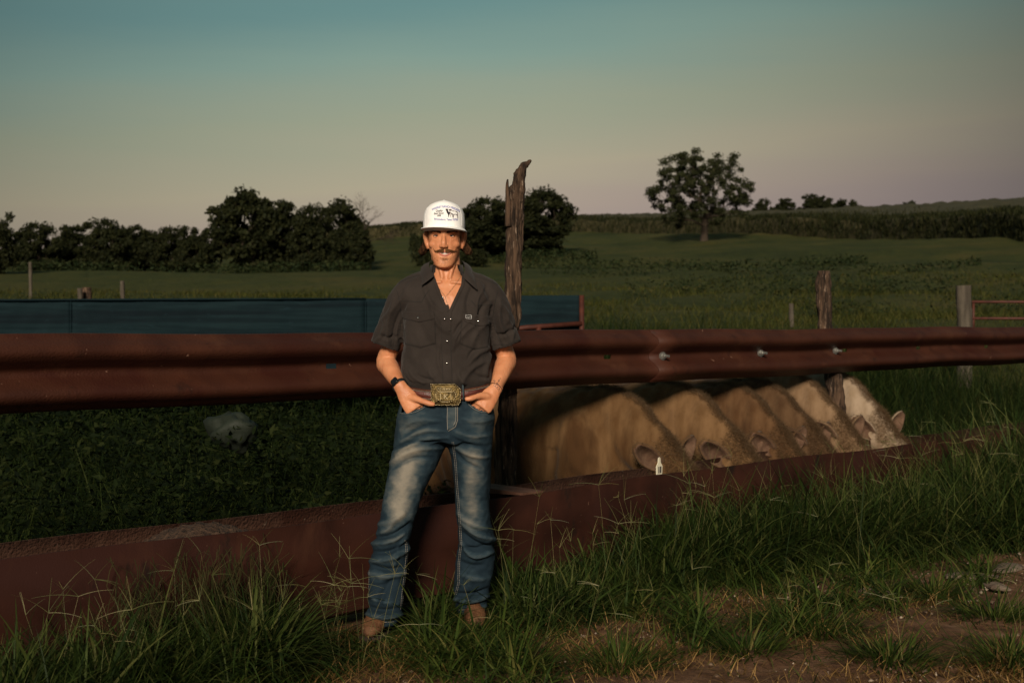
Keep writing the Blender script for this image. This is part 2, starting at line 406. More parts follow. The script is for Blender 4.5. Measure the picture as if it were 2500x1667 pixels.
# the ground: one sheet, fine near the camera
yr = np.concatenate([np.array([-60, -30, -12, -5, -1, 1.5, 3.2]), np.arange(4.2, 13, .06), np.geomspace(13, 60, 190), np.geomspace(61, 420, 210), np.geomspace(430, 3200, 40)])
ug = np.concatenate([np.linspace(-3.5, -.62, 16), np.linspace(-.58, .58, 330), np.linspace(.62, 3.5, 16)])
GX = np.empty((len(yr), len(ug))); GY = np.repeat(yr[:, None], len(ug), 1)
GX[:] = ug[None, :] * np.maximum(yr, 6.0)[:, None] * np.where(yr < 4, 4, 1)[:, None]
GZ = height(GX.ravel(), GY.ravel()); GV = np.stack([GX.ravel(), GY.ravel(), GZ], 1)
near = np.clip(1 - (GV[:, 1] - 11) / 4, 0, 1)
GV[:, 2] += near * (.010 * snoise(GV * [1, 1, 0], .22, 3, 3) + .022 * snoise(GV * [1, 1, 0], 1.1, 4, 2))
a, b = len(yr), len(ug); I = np.arange(a * b).reshape(a, b)
GF = np.stack([I[:-1, :-1].ravel(), I[:-1, 1:].ravel(), I[1:, 1:].ravel(), I[1:, :-1].ravel()], 1)

gm = bpy.data.materials.new('ground_earth_and_pasture'); gm.use_nodes = True; t = gm.node_tree; bs = t.nodes['Principled BSDF']
bs.inputs['Roughness'].default_value = .95; bs.inputs['Specular IOR Level'].default_value = .15
geo = N(t, 'ShaderNodeNewGeometry'); sp = N(t, 'ShaderNodeSeparateXYZ'); t.links.new(geo.outputs['Position'], sp.inputs[0])
def noise(scale, detail=6, stretch=None, rough=.55):
    n = N(t, 'ShaderNodeTexNoise'); n.inputs['Scale'].default_value = scale; n.inputs['Detail'].default_value = detail; n.inputs['Roughness'].default_value = rough
    if stretch:
        mp_ = N(t, 'ShaderNodeMapping'); mp_.inputs['Scale'].default_value = stretch; t.links.new(geo.outputs['Position'], mp_.inputs[0]); t.links.new(mp_.outputs[0], n.inputs['Vector'])
    else: t.links.new(geo.outputs['Position'], n.inputs['Vector'])
    return n.outputs['Fac']
def rampn(fac, st):
    r = N(t, 'ShaderNodeValToRGB'); e = r.color_ramp.elements; e[0].position = st[0][0]; e[0].color = tuple(st[0][1]) + (1,); e[1].position = st[-1][0]; e[1].color = tuple(st[-1][1]) + (1,)
    for p, c in st[1:-1]: x = e.new(p); x.color = tuple(c) + (1,)
    t.links.new(fac, r.inputs[0]); return r.outputs[0]
def mapr(v, a, b):
    m = N(t, 'ShaderNodeMapRange'); m.inputs['From Min'].default_value = a; m.inputs['From Max'].default_value = b; t.links.new(v, m.inputs['Value']); return m.outputs[0]
def mixc(f, A, B):
    m = N(t, 'ShaderNodeMix', data_type='RGBA'); t.links.new(f, m.inputs['Factor']); t.links.new(A, m.inputs['A']); t.links.new(B, m.inputs['B']); return m.outputs['Result']
dirt = rampn(noise(7, 10, rough=.7), [(.30, (.045, .022, .011)), (.48, (.12, .060, .031)), (.62, (.18, .098, .055)), (.75, (.28, .18, .12))])
past = rampn(noise(.10, 9, (1, .8, 1), .72), [(.34, (.012, .019, .004)), (.46, (.032, .040, .008)), (.56, (.056, .054, .012)), (.70, (.098, .072, .021))])
past2 = rampn(noise(1.6, 8, (1, .45, 1), .7), [(.36, (.015, .023, .005)), (.60, (.058, .062, .012))])
hf = N(t, 'ShaderNodeValue'); hf.outputs[0].default_value = .35
past = mixc(hf.outputs[0], past, past2)
gcol = mixc(mapr(sp.outputs['Y'], 9.5, 14), dirt, past)
t.links.new(gcol, bs.inputs['Base Color'])
bn = N(t, 'ShaderNodeBump'); bn.inputs['Strength'].default_value = .8; bn.inputs['Distance'].default_value = .03
t.links.new(noise(26, 8, rough=.7), bn.inputs['Height'])
bn2 = N(t, 'ShaderNodeBump'); bn2.inputs['Strength'].default_value = .9; bn2.inputs['Distance'].default_value = .5
t.links.new(noise(1.3, 6, (1, .5, 1), .7), bn2.inputs['Height'])
bnf = N(t, 'ShaderNodeMix', data_type='VECTOR'); t.links.new(mapr(sp.outputs['Y'], 12, 18), bnf.inputs['Factor']); t.links.new(bn.outputs[0], bnf.inputs['A']); t.links.new(bn2.outputs[0], bnf.inputs['B'])
t.links.new(bnf.outputs['Result'], bs.inputs['Normal'])
tag(mk('ground', GV, GF, gm), kind='structure')

# ------------------------------------------------------------------ corn on the hill
def quads_of(c, t1, t2):
    """c centres, t1/t2 half-vectors -> quads"""
    V = np.stack([c - t1 - t2, c + t1 - t2, c + t1 + t2, c - t1 + t2], 1).reshape(-1, 3)
    return V, np.arange(len(V)).reshape(-1, 4)
cu = np.linspace(-.16, .62, 190)
def corn_edge(u): return np.interp(u, [-.16, 0, .1, .2, .36, .62], [330, 325, 265, 205, 133, 95])
rows = [0, .004, .02] + [.04 + .96 * i / 44 for i in range(45)]
CV = []
for k, f in enumerate([0] + rows):
    for u in cu:
        y0 = corn_edge(u); y = y0 + f * (425 - y0); x = u * y
        top = 0 if k == 0 else 2.3 + .25 * math.sin(x * .9 + k) + .15 * math.sin(x * 2.3)
        CV.append((x, y, H(x, y) + top - (.3 if k == 0 else 0)))
n_ = len(cu); I = np.arange(len(CV)).reshape(-1, n_)
CF = np.stack([I[:-1, :-1].ravel(), I[:-1, 1:].ravel(), I[1:, 1:].ravel(), I[1:, :-1].ravel()], 1)
M['corntop'] = pm('corn_canopy', (.030, .027, .009), (.052, .043, .016), .6, .9, .6, 3, stretch=(1, .4, 1), detail=9)  # brightness of the lit top put into the colour, above darker leaves
corn = tag(mk('corn_canopy', CV, CF, M['corntop'], smooth=False), kind='stuff')
n = 26000; u = rng.uniform(-.15, .45, n); y0 = corn_edge(u); dpt = np.abs(rng.normal(0, 1, n)) ** 1.6 * 5; y = y0 - .5 + dpt; x = u * y
front = dpt < 2.0; z = height(x, y) + np.where(front, rng.uniform(.1, 2.6, n), rng.uniform(2.0, 2.75, n))
a = rng.uniform(0, 6.28, n); lean = rng.uniform(.1, .9, n); ln = rng.uniform(.25, .5, n)
t1 = np.stack([np.cos(a) * ln * lean, np.sin(a) * ln * lean, ln], 1); t2 = np.stack([-np.sin(a), np.cos(a), 0 * a], 1) * .05
V, F = quads_of(np.stack([x, y, z], 1), t2, t1)
tag(mk('corn_leaves', V, F, M['corn'], smooth=False), kind='stuff')

# ------------------------------------------------------------------ guardrail
prof = [(.0, 1.298), (-.012, 1.296), (-.020, 1.283), (-.052, 1.262), (-.074, 1.247), (-.083, 1.232), (-.083, 1.218), (-.076, 1.204), (-.052, 1.184), (-.018, 1.162), (-.008, 1.152),
        (-.006, 1.140), (-.008, 1.128), (-.018, 1.116), (-.052, 1.094), (-.076, 1.074), (-.083, 1.060), (-.083, 1.046), (-.074, 1.031), (-.052, 1.016), (-.020, .998), (-.010, .987), (.0, .985)]
def beam(name, s0, s1, slots, dq, parent, o):
    xs = set(np.linspace(s0, s1, int((s1 - s0) / .22) + 2).tolist())
    for c in slots: xs |= {c - .032, c + .032}
    xs = sorted(xs); V = []; k = len(prof)
    for s_ in xs:
        wob = .004 * math.sin(s_ * 1.7) + .003 * math.sin(s_ * 4.1)
        for (q, z) in prof: V.append(along(s_, q * 1.0 + dq + wob * .6, z + wob + .001))
    m = len(V)
    for s_ in xs:
        wob = .004 * math.sin(s_ * 1.7) + .003 * math.sin(s_ * 4.1)
        for (q, z) in prof: V.append(along(s_, q + dq + .004 + wob * .6, z + wob))
    F = []
    for i in range(len(xs) - 1):
        mid = (xs[i] + xs[i + 1]) / 2
        for j in range(k - 1):
            if 10 <= j <= 11 and any(abs(mid - c) < .03 for c in slots): continue
            a = i * k + j; f = (a, a + k, a + k + 1, a + 1)
            F.append(f); F.append(tuple(reversed([m + v for v in f])))
    for i in range(len(xs) - 1):
        for j in (0, k - 1):
            a = i * k + j; F.append((a, a + m, a + k + m, a + k) if j == 0 else (a, a + k, a + k + m, a + m))
    for i in (0, len(xs) - 1):
        for j in range(k - 1):
            a = i * k + j; F.append((a, a + 1, a + 1 + m, a + m))
    return mk(name, V, F, M['rust'], parent, o)
o = along(0, 0, 0); gr = empty('guardrail', o)
tag(gr, 'long rust red corrugated steel guardrail bolted to posts behind the man', 'guardrail')
qv = -.02
sl1 = [s_for(765 * KD, qv), s_for(1400 * KD, qv)]
sl2 = [s_for(p * KD, qv) for p in (1942, 2111, 2266)]
beam('beam', -6.5, 1.27, sl1, 0, gr, o); beam('beam', 1.17, 13, sl2, -.008, gr, o)
for px in (1520, 1745, 1917):
    s_ = s_for(px * KD, qv); c = along(s_, -.02, 1.141); mb = MB()
    ax = along(0, -1) - along(0, 0)
    mb.tube([c, c + ax * .012], [.026, .026], 12); mb.tube([c + ax * .012, c + ax * .028], [.018, .015], 6); mb.tube([c + ax * .028, c + ax * .055], [.009, .009], 8)
    mb.mk('bolt', M['zinc'], gr, o, smooth=False)

# ------------------------------------------------------------------ feed trough
o = along(0, -.35, 0); tr = empty('feed_trough', o)
tag(tr, 'long rust red steel feed trough running under the guardrail in the grass', 'trough')
TH = .51
tp = [(-.517, TH), (-.500, .30), (-.470, .09), (-.40, .05), (-.30, .05), (-.22, .09), (-.195, .30), (-.185, TH)]
def trough_shell(name, s0, s1, lo, hi, mat):
    xs = np.linspace(s0, s1, int((s1 - s0) / .3) + 2); pr = tp[lo:hi]; k = len(pr); V = []
    inn = [(-.509, TH), (-.492, .30), (-.462, .097), (-.395, .058), (-.305, .058), (-.228, .097), (-.203, .30), (-.193, TH)][lo:hi]
    for s_ in xs:
        w = .006 * math.sin(s_ * 1.3 + lo) + .004 * math.sin(s_ * 3.9)
        for (q, z) in pr: V.append(along(s_, q + w, z + w))
    m = len(V)
    for s_ in xs:
        w = .006 * math.sin(s_ * 1.3 + lo) + .004 * math.sin(s_ * 3.9)
        for (q, z) in inn: V.append(along(s_, q + w, z + w))
    F = []
    for i in range(len(xs) - 1):
        for j in range(k - 1):
            a = i * k + j; f = (a, a + 1, a + k + 1, a + k); F.append(f); F.append(tuple(reversed([m + v for v in f])))
        for j in (0, k - 1): a = i * k + j; F.append((a, a + k, a + k + m, a + m))
    for i in (0, len(xs) - 1):
        for j in range(k - 1): a = i * k + j; F.append((a, a + 1, a + 1 + m, a + m))
    return mk(name, V, F, mat, tr, o)
trough_shell('near_wall', -6.5, 8, 0, 3, M['trough'])
trough_shell('trough_floor', -6.5, 8, 2, 6, M['inner'])
trough_shell('far_wall', -6.5, 8, 5, 8, M['inner'])
# crust of spilled soil and feed in the trough on the left
n = 46; V = []; s0, s1 = s_for(385, -.35) - .1, s_for(600, -.35) + .1
for i in range(n):
    s_ = s0 + (s1 - s0) * i / (n - 1); env = math.sin(math.pi * i / (n - 1)) ** .4
    for j in range(12):
        q = -.505 + .31 * j / 11; V.append(along(s_, q, .28 + env * (.215 + .028 * math.sin(math.pi * j / 11)) + .008 * math.sin(i * 2.1 + j * 1.7) + .006 * math.sin(i * 5.3 - j * 3.1)))
F = [(i * 12 + j, (i + 1) * 12 + j, (i + 1) * 12 + j + 1, i * 12 + j + 1) for i in range(n - 1) for j in range(11)]
M['soil'] = pm('caked_soil', (.035, .018, .010), (.07, .04, .024), 30, .95, 1, 60)
tag(mk('caked_soil', V, F, M['soil']), 'rough brown caked soil heaped in the trough left of the man', 'soil', kind='stuff')
# bright worn splice plate on the trough by the first post
pl = MB(); s_ = s_for(1300, -.50); 
pl.rings([[along(s_ + a, q, z) for (q, z) in ((-.525, TH + .004), (-.50, TH + .006), (-.185, TH + .012), (-.175, TH + .008), (-.175, TH - .02), (-.525, TH - .006))] for a in (-.10, .05)])
pl.mk('splice_plate', M['inner'], tr, o, smooth=False)

# ------------------------------------------------------------------ timber posts
def post(name, pts, rad, mat, label, cat='fence post', rough=.006, seed=1, flat=None, k=30, group=None):
    pts = smoothpts(pts, 16); n = len(pts); r = np.interp(np.linspace(0, 1, n), np.linspace(0, 1, len(rad)), rad)
    mb = MB(); mb.tube(pts, r.tolist(), k, up=(0, 1, 0)); V = np.array([tuple(v) for v in mb.V])
    c = np.repeat(np.array([tuple(p) for p in pts]), k, 0); d = V[:len(c)] - c; d /= np.linalg.norm(d, axis=1)[:, None]
    g = snoise(V * [1, 1, .10], .030, seed, 4)[:len(c)] * rough + snoise(V, .10, seed + 5, 3)[:len(c)] * rough * .8
    V[:len(c)] += d * (g * np.clip(np.repeat(r, k) / .042, .15, 1.1))[:, None]
    o = (pts[0].x, pts[0].y, H(pts[0].x, pts[0].y))
    ob = mk(name, V, mb.F, mat, None, o, loc=o); tag(ob, label, cat, group); return ob
Y1 = 7.74
base = S(1160, 1110, Y1); base.z = -.2
tp1 = post('timber_post', [base, S(1161, 1110, Y1), S(1164, 950, Y1), S(1170, 800, Y1), S(1178, 690, Y1), S(1180, 560, Y1), S(1183, 470, Y1), S(1189, 425, Y1 - .01), S(1200, 388, Y1 - .02), S(1220, 368, Y1 - .02)],
     [.055, .056, .050, .044, .042, .043, .045, .038, .026, .005], M['wood'], 'tall crooked weathered timber post with split hooked tip right of the man', seed=3, rough=.011, k=60)
sp_ = smoothpts([S(1168, 520, Y1 - .03), S(1167, 470, Y1 - .03), S(1165, 430, Y1 - .03), S(1166, 412, Y1 - .03)], 6)
sm_ = MB().tube(sp_, np.linspace(.020, .004, len(sp_)).tolist(), 12); sm_.mk('splinter', M['wood'], tp1, tp1.location)
Y2 = 10.12
b2 = S(1925, 990, Y2); b2.z = -.25
post('timber_post', [b2, S(1921, 975, Y2), S(1917, 880, Y2), S(1902, 800, Y2), S(1893, 720, Y2), S(1892, 622, Y2)], [.068, .068, .060, .056, .052, .050, .052, .046], M['wood'],
     'short dark red timber post with flat broken top beside the farthest cow', seed=8, rough=.010, k=50)
Y3 = 19
b3 = S(2216, 860, Y3); b3.z = H(b3.x, b3.y) - .1
gp = post('gate_post', [b3, S(2216, 750, Y3), S(2214, 700, Y3), S(2213, 656, Y3)], [.105, .10, .098, .095], M['greywood'], 'thick grey round post holding a rusty pipe gate at the right', seed=9, k=18)
g = empty('pipe_gate', (S(2300, 760, Y3).x, Y3, H(S(2300, 760, Y3).x, Y3)))
tag(g, 'rusty thin pipe gate hung from the thick grey post at right', 'gate')
for dy in (693, 731, 770): MB().tube([S(2228, dy, Y3), S(2560, dy + 1, Y3 + .3)], .018, 8).mk('pipe_rail', M['redpipe'], g, g.location)
for i, dx in enumerate((2236, 2540)): MB().tube([S(dx, 690, Y3 + .02), S(dx, 778, Y3 + .02)], .018, 8).mk('pipe_upright', M['redpipe'], g, g.location)
for dx, top, bot, YY, r, lab in ((1818, 697, 770, 26, .045, 'thin leaning grey stake in the pasture left of the short dark post'), (282, 645, 700, 30, .05, 'thin pale stake standing behind the blue panel'),
                                 (70, 602, 640, 60, .07, 'far pale stake at the dark tree line on the left'), (184, 662, 705, 28, .05, 'low pale stake beside a dark stub behind the blue panel'), (200, 660, 705, 28.3, .10, 'low dark wide stub behind the blue panel')):
    c = S(dx, bot, YY); zb = min(c.z, H(c.x, YY)) - .1
    post('fence_stake', [(c.x, YY, zb), (c.x, YY, c.z + .1), S(dx - 1, top, YY)], [r, r, r * .9], M['wood'] if 'dark' in lab and 'beside' not in lab and 'left of' not in lab and 'far' not in lab else M['greywood'], lab, 'stake', seed=int(dx), k=12)

# ------------------------------------------------------------------ blue panel
YP = 15.0; bp = empty('windbreak_panel', (-2.5, 15, H(-2.5, 15)))
tag(bp, 'long faded blue sheet metal panel in a red pipe frame behind the guardrail', 'panel')
def PY(dx): return 14.2 + 1.4 * dx / 1337
seams = [-260, 163, 840, 1334]
for a_, b_ in zip(seams, seams[1:]):
    V = []; nx = 48; F = []
    zt = {}
    for i in range(nx + 1):
        dx = a_ + (b_ - a_) * i / nx; Yp = PY(dx); top = S(dx, 691 - 5 * max(0, dx) / 840 - (5 if dx > 1100 else 0), Yp).z
        for j in range(19):
            z = top - (top - .55) * j / 18; V.append((S(dx, 700, Yp).x, Yp + .004 * (j % 2) + .006 * math.sin(dx * .03) + .004 * math.sin(dx * .11 + j), z))
    F = [(i * 19 + j, i * 19 + j + 1, (i + 1) * 19 + j + 1, (i + 1) * 19 + j) for i in range(nx) for j in range(18)]
    ob = mk('sheet', V, F, M['bluesheet'], bp, bp.location); md = ob.modifiers.new('s', 'SOLIDIFY'); md.thickness = .01
for dx in seams[1:-1]:
    Yp = PY(dx); MB().tube([S(dx, 692, Yp - .012), S(dx, 860, Yp - .012)], .007, 8).mk('batten', M['bluesheet'], bp, bp.location)
e0, e1 = S(1336, 678, PY(1336) - .05), S(1337, 760, PY(1336) - .05); e1.z = H(e1.x, e1.y) - .05
MB().tube([e0, e1], .028, 10).mk('end_post', M['redpipe'], bp, bp.location)
MB().tube([S(900, 792, PY(900) - .07), S(1210, 752, PY(1210) - .07), S(1336, 743, PY(1336) - .07)], .028, 8).mk('brace_pipe', M['redpipe'], bp, bp.location)
MB().tube([S(1237, 750, PY(1237) - .07), S(1237, 850, PY(1237) - .07)], .03, 8).mk('leg_pipe', M['redpipe'], bp, bp.location)
MB().tube([S(-260, 690, PY(-260) - .01), S(840, 686, PY(840) - .01)], .010, 8).mk('top_pipe', M['bluesheet'], bp, bp.location)

# ------------------------------------------------------------------ trees
def grow_tree(seed, centers, trunk, r0):
    """limbs reach every leaf clump from the nearest wood; returns shapes of the wood"""
    g = np.random.default_rng(seed); nodes = [Vector(p) for p in trunk]; par = [max(i - 1, 0) for i in range(len(nodes))]; plen = [0.0] * len(nodes)
    for i in range(1, len(nodes)): plen[i] = plen[i - 1] + (nodes[i] - nodes[i - 1]).length
    k0 = len(trunk) // 2; tips = []
    for c in sorted([Vector(c) for c in centers], key=lambda c: (c - nodes[len(trunk) - 1]).length):
        best = min(range(k0, len(nodes)), key=lambda i: (nodes[i] - c).length + .35 * plen[i] + (2.0 if nodes[i].z > c.z else 0))
        a = nodes[best]; L = (c - a).length; m = max(1, int(L / .9)); p = best
        for j in range(1, m + 1):
            f = j / m; q = a.lerp(c, f) + Vector(g.normal(0, .09 * min(L, 3), 3).tolist()) * (1 - f) + Vector((0, 0, .12 * L * math.sin(math.pi * f) * .6))
            nodes.append(q); par.append(p); plen.append(plen[p] + (q - nodes[p]).length); p = len(nodes) - 1
        tips.append(p)
    cnt = [0] * len(nodes)
    for t_ in tips:
        i = t_
        while True:
            cnt[i] += 1
            if par[i] == i: break
            i = par[i]
    mx = max(cnt); rad = [max(.022, r0 * (c / mx) ** .55) for c in cnt]
    for i in range(len(trunk)): rad[i] = r0 * (1.25 - .45 * i / len(trunk)) if i else r0 * 1.5
    wood = MB()
    for i in range(1, len(nodes)):
        if (nodes[i] - nodes[par[i]]).length > 1e-4: wood.tube([nodes[par[i]], nodes[i]], [min(rad[par[i]], rad[i] * 1.5), rad[i]], 6 if i > len(trunk) else 10, cap=False)
    return wood
def leaves(seed, centers, rads, per, size):
    g = np.random.default_rng(seed); C = np.repeat(np.asarray(centers), per, 0); Rr = np.repeat(np.asarray(rads), per)
    n = len(C); d = g.normal(size=(n, 3)); d /= np.linalg.norm(d, axis=1)[:, None]; d[:, 2] *= .7
    P = C + d * (Rr * g.uniform(.25, 1.12, n))[:, None]
    a = g.normal(size=(n, 3)); a /= np.linalg.norm(a, axis=1)[:, None]; b_ = np.cross(a, g.normal(size=(n, 3))); b_ /= np.linalg.norm(b_, axis=1)[:, None]
    s_ = size * g.uniform(.6, 1.5, n)
    return quads_of(P, a * s_[:, None], b_ * (s_ * .55)[:, None])
def dome(seed, n, w, h, z0, dense, lobes=None):
    g = np.random.default_rng(seed); out = []
    tries = 0
    while len(out) < n and tries < 20000:
        tries += 1
        x, y, z = g.uniform(-1, 1), g.uniform(-1, 1), g.uniform(-.75, 1); r = math.sqrt(x * x + y * y + (z * (1.0 if z > 0 else 1.35)) ** 2)
        ang = math.atan2(y, x); lim = 1 + .10 * math.sin(ang * 3 + seed) + .08 * math.sin(z * 7 + ang * 2 + seed)
        if r > lim or (r < lim * (.50 if not dense else .15) and g.random() < .75): continue
        c = np.array((x * w, y * w, z0 + (z + .75) / 1.75 * h))
        if all(np.linalg.norm(c - q) > (.62 if not dense else .7) * (w * w * h / n) ** (1 / 3) for q in out): out.append(c)
    return out
protos = {}
def make_tree(kind, name, label, x, y, w, h, rz, group=None, cat='tree'):
    """w = half width, h = height in metres of this tree; copies share their mesh"""
    z = H(x, y) - .2
    if kind not in protos:
        e = empty(name, (0, 0, 0)); seed = {'dense': 21, 'round': 33, 'ragged': 47, 'lone': 8, 'bush': 60}[kind]
        if kind == 'lone':
            W0, H0 = 8.4, 14.6; C_ = dome(seed, 230, 8.2, 12.0, 2.0, False)
            C_ = [c for c in C_ if not (c[2] < 4.0 and abs(c[0]) < 2)]
            wood = grow_tree(seed, C_, [(.9, 0, 0), (.95, 0, 1.2), (1.0, 0, 2.5), (1.1, .1, 3.6), (1.3, 0, 5.0)], .46)
            g_ = np.random.default_rng(5); V, F = leaves(seed, C_, g_.uniform(.5, 1.1, len(C_)), 115, .115); lm = M['leafb']
        elif kind == 'bush':
            W0, H0 = 2.6, 3.6; C_ = dome(seed, 26, 2.2, 2.9, .3, True); wood = grow_tree(seed, C_, [(0, 0, 0), (0, 0, .3), (.1, 0, .6)], .12)
            V, F = leaves(seed, C_, [.75] * len(C_), 90, .15); lm = M['leaf']
        else:
            W0, H0 = 4.6, 9.4; nn = {'dense': 95, 'round': 80, 'ragged': 70}[kind]
            C_ = dome(seed, nn, 4.3, 8.9, .1 if kind == 'dense' else .2, kind != 'ragged'); wood = grow_tree(seed, C_, [(0, 0, 0), (.1, 0, .9), (.1, .1, 1.9), (.2, 0, 3.0)], .26)
            g_ = np.random.default_rng(seed); V, F = leaves(seed, C_, g_.uniform(.7, 1.35, len(C_)), 130, .17); lm = M['leaf']
        protos[kind] = (e, [wood.mk('trunk', M['bark'], e), mk('crown', V, F, lm, e, smooth=False)], W0, H0)
        root = e
    else:
        e, ch, W0, H0 = protos[kind]; root = e.copy(); COL.objects.link(root); root.name = name
        for c in ch: d = c.copy(); COL.objects.link(d); d.parent = root
    e, ch, W0, H0 = protos[kind]
    root.location = (x, y, z); root.rotation_euler = (0, 0, rz); root.scale = (w / W0, w / W0, h / H0)
    for k_ in ('group',):
        if k_ in root: del root[k_]
    tag(root, label, cat, group); return root
def tree_px(kind, name, label, dx, wd, top, basey, Y, rz, group=None, cat='tree'):
    p = S(dx, basey, Y); zt = S(dx, top, Y).z; zb = H(p.x, Y); k_ = Y * KD / FPX
    return make_tree(kind, name, label, p.x, Y, wd * .5 * k_, zt - zb + .2, rz, group, cat)
tree_px('lone', 'lone_tree', 'large spreading tree standing alone on the pasture slope with sky showing through', 1603, 258, 336, 562, 205, 0.0)
grp = 'trees of the dark tree line on the left'
for i, (k_, dx, w_, top, Y, rz, lab) in enumerate((
    ('dense', -12, 110, 484, 118, .4, 'dark tree cut by the left edge of the photo'),
    ('round', 88, 120, 503, 150, 1.3, 'first rounded tree from the left edge in the tree line'),
    ('dense', 160, 110, 512, 158, 2.4, 'flat topped dark tree second from the left edge in the line'),
    ('round', 236, 135, 494, 146, 3.6, 'taller dark tree rising in the low left half of the line'),
    ('dense', 322, 120, 516, 160, 5.0, 'low wide tree right of the taller dark one in the line'),
    ('round', 395, 110, 513, 156, .9, 'low tree midway along the tree line'),
    ('dense', 452, 100, 518, 150, 4.1, 'small low tree tucked against the biggest tree of the line'),
    ('ragged', 560, 190, 432, 150, 1.9, 'biggest ragged crowned tree of the line with leafy top'),
    ('dense', 630, 160, 452, 152, 2.9, 'dense tree merging into the right side of the biggest one'),
    ('round', 716, 110, 459, 149, .2, 'upright tree between the biggest tree and the bare twigged one'),
    ('ragged', 780, 130, 457, 154, 5.4, 'airy tree with thin crown near the right end of the line'),
    ('dense', 812, 105, 520, 144, 3.3, 'low round tree closing the right end of the tree line'))):
    tree_px(k_, 'tree', lab, dx, w_, top, 620, Y, rz, grp)
tree_px('round', 'tree', 'full dark tree just left of the crooked post behind the man', 1125, 150, 444, 602, 160, 1.0)
tree_px('ragged', 'tree', 'full dark tree just right of the crooked post', 1243, 150, 430, 594, 163, 2.2)
tree_px('dense', 'tree', 'low leafy mass joining the two trees at the crooked post', 1185, 230, 488, 602, 158, 4.4)
tree_px('bush', 'bush', 'dark round bush right beside the head of the man, on his right', 968, 72, 524, 602, 150, .5, cat='bush')
tree_px('bush', 'bush', 'low spreading bush under the two trees by the crooked post', 1085, 80, 566, 604, 140, 2.5, cat='bush')
for (k_, dx, w_, top, Y, rz, lab) in (('round', 936, 62, 507, 380, .4, 'small far tree on the skyline left of the white cap'), ('bush', 1345, 44, 494, 385, 1.1, 'tiny far bush on the skyline left of the lone tree'),
    ('bush', 846, 46, 520, 330, 3, 'small bush on the skyline just past the end of the tree line'),
    ('round', 1754, 44, 452, 300, 1.0, 'first skyline tree right of the lone tree'), ('dense', 1800, 52, 453, 302, 2.0, 'second skyline tree right of the lone tree'),
    ('round', 1862, 66, 442, 298, 3.0, 'tallest of the small skyline trees right of the lone tree'), ('dense', 1897, 50, 449, 300, 4.3, 'skyline tree touching the tallest small one'),
    ('bush', 1945, 76, 455, 300, 5.0, 'wide low skyline bush, last of the row right of the lone tree'), ('bush', 2085, 40, 459, 296, .7, 'tiny bush alone on the skyline far right')):
    tree_px(k_, 'distant_tree' if k_ != 'bush' else 'distant_bush', lab, dx, w_, top, 480, Y, rz, 'small trees on the skyline', 'bush' if k_ == 'bush' else 'tree')
# bare twigs beside the airy tree
bt = MB(); g_ = np.random.default_rng(4); b0 = S(815, 600, 153)
def twig(p, d, L, r, lv):
    q = p + d * L; bt.tube([p, q], [r, r * .6], 5, cap=False)
    if lv:
        for _ in range(3): twig(p.lerp(q, g_.uniform(.5, 1)), (d + Vector(g_.normal(0, .42, 3).tolist())).normalized(), L * .72, r * .55, lv - 1)
twig(b0, Vector((.12, 0, 1)).normalized(), 2.9, .14, 5)
zb = H(b0.x, 153); bo = bt.mk('bare_tree', M['bark'], None, (b0.x, 153, zb)); bo.location = (b0.x, 153, zb)
tag(bo, 'leafless twiggy tree showing at the right end of the tree line', 'tree')

# ------------------------------------------------------------------ cattle
def coat(name, c1, c2, c3):
    return pm(name, c1, c2, 16, .9, .25, 60, c3=c3, s3=5, stretch=(1, 1, .22), spec=.05, sheen=.06)
CT = [coat('tan_coat', (.078, .040, .016), (.125, .070, .031), (.055, .027, .011)), coat('honey_coat', (.10, .054, .023), (.155, .088, .041), (.07, .036, .015)),
      coat('brown_coat', (.065, .032, .014), (.105, .056, .026), (.042, .021, .010)), coat('dark_maned_coat', (.055, .029, .014), (.092, .052, .026), (.03, .015, .008)),
      coat('cream_coat', (.14, .084, .044), (.20, .128, .073), (.10, .055, .027)), coat('white_coat', (.23, .165, .105), (.30, .225, .155), (.15, .092, .050))]
M['earin'] = pm('inner_ear', (.075, .038, .022), (.13, .075, .045), 30, .9)
M['eye'] = pm('cow_eye', (.008, .005, .004), rough=.1)
def orings(mb, spec, k=22):
    """rings across the body: (x, z, half height, half width, tilt)"""
    rr = []
    for (x, z, hh, hw, tl) in spec:
        c, s_ = math.cos(tl), math.sin(tl)
        rr.append([(x - math.sin(2 * math.pi * j / k) * hh * s_, math.cos(2 * math.pi * j / k) * hw, z + math.sin(2 * math.pi * j / k) * hh * c) for j in range(k)])
    mb.rings(rr)
cb = MB()
orings(cb, [(-1.46, .99, .06, .05, 0), (-1.42, .94, .20, .15, 0), (-1.30, .89, .30, .23, 0), (-1.05, .85, .34, .27, 0), (-.75, .81, .38, .30, 0), (-.45, .79, .40, .31, 0), (-.2, .79, .40, .29, 0),
            (0, .82, .38, .24, 0), (.13, .80, .33, .21, 0), (.22, .76, .26, .17, 0), (.27, .74, .12, .10, 0)])
def neck(spec): orings(cb, spec)
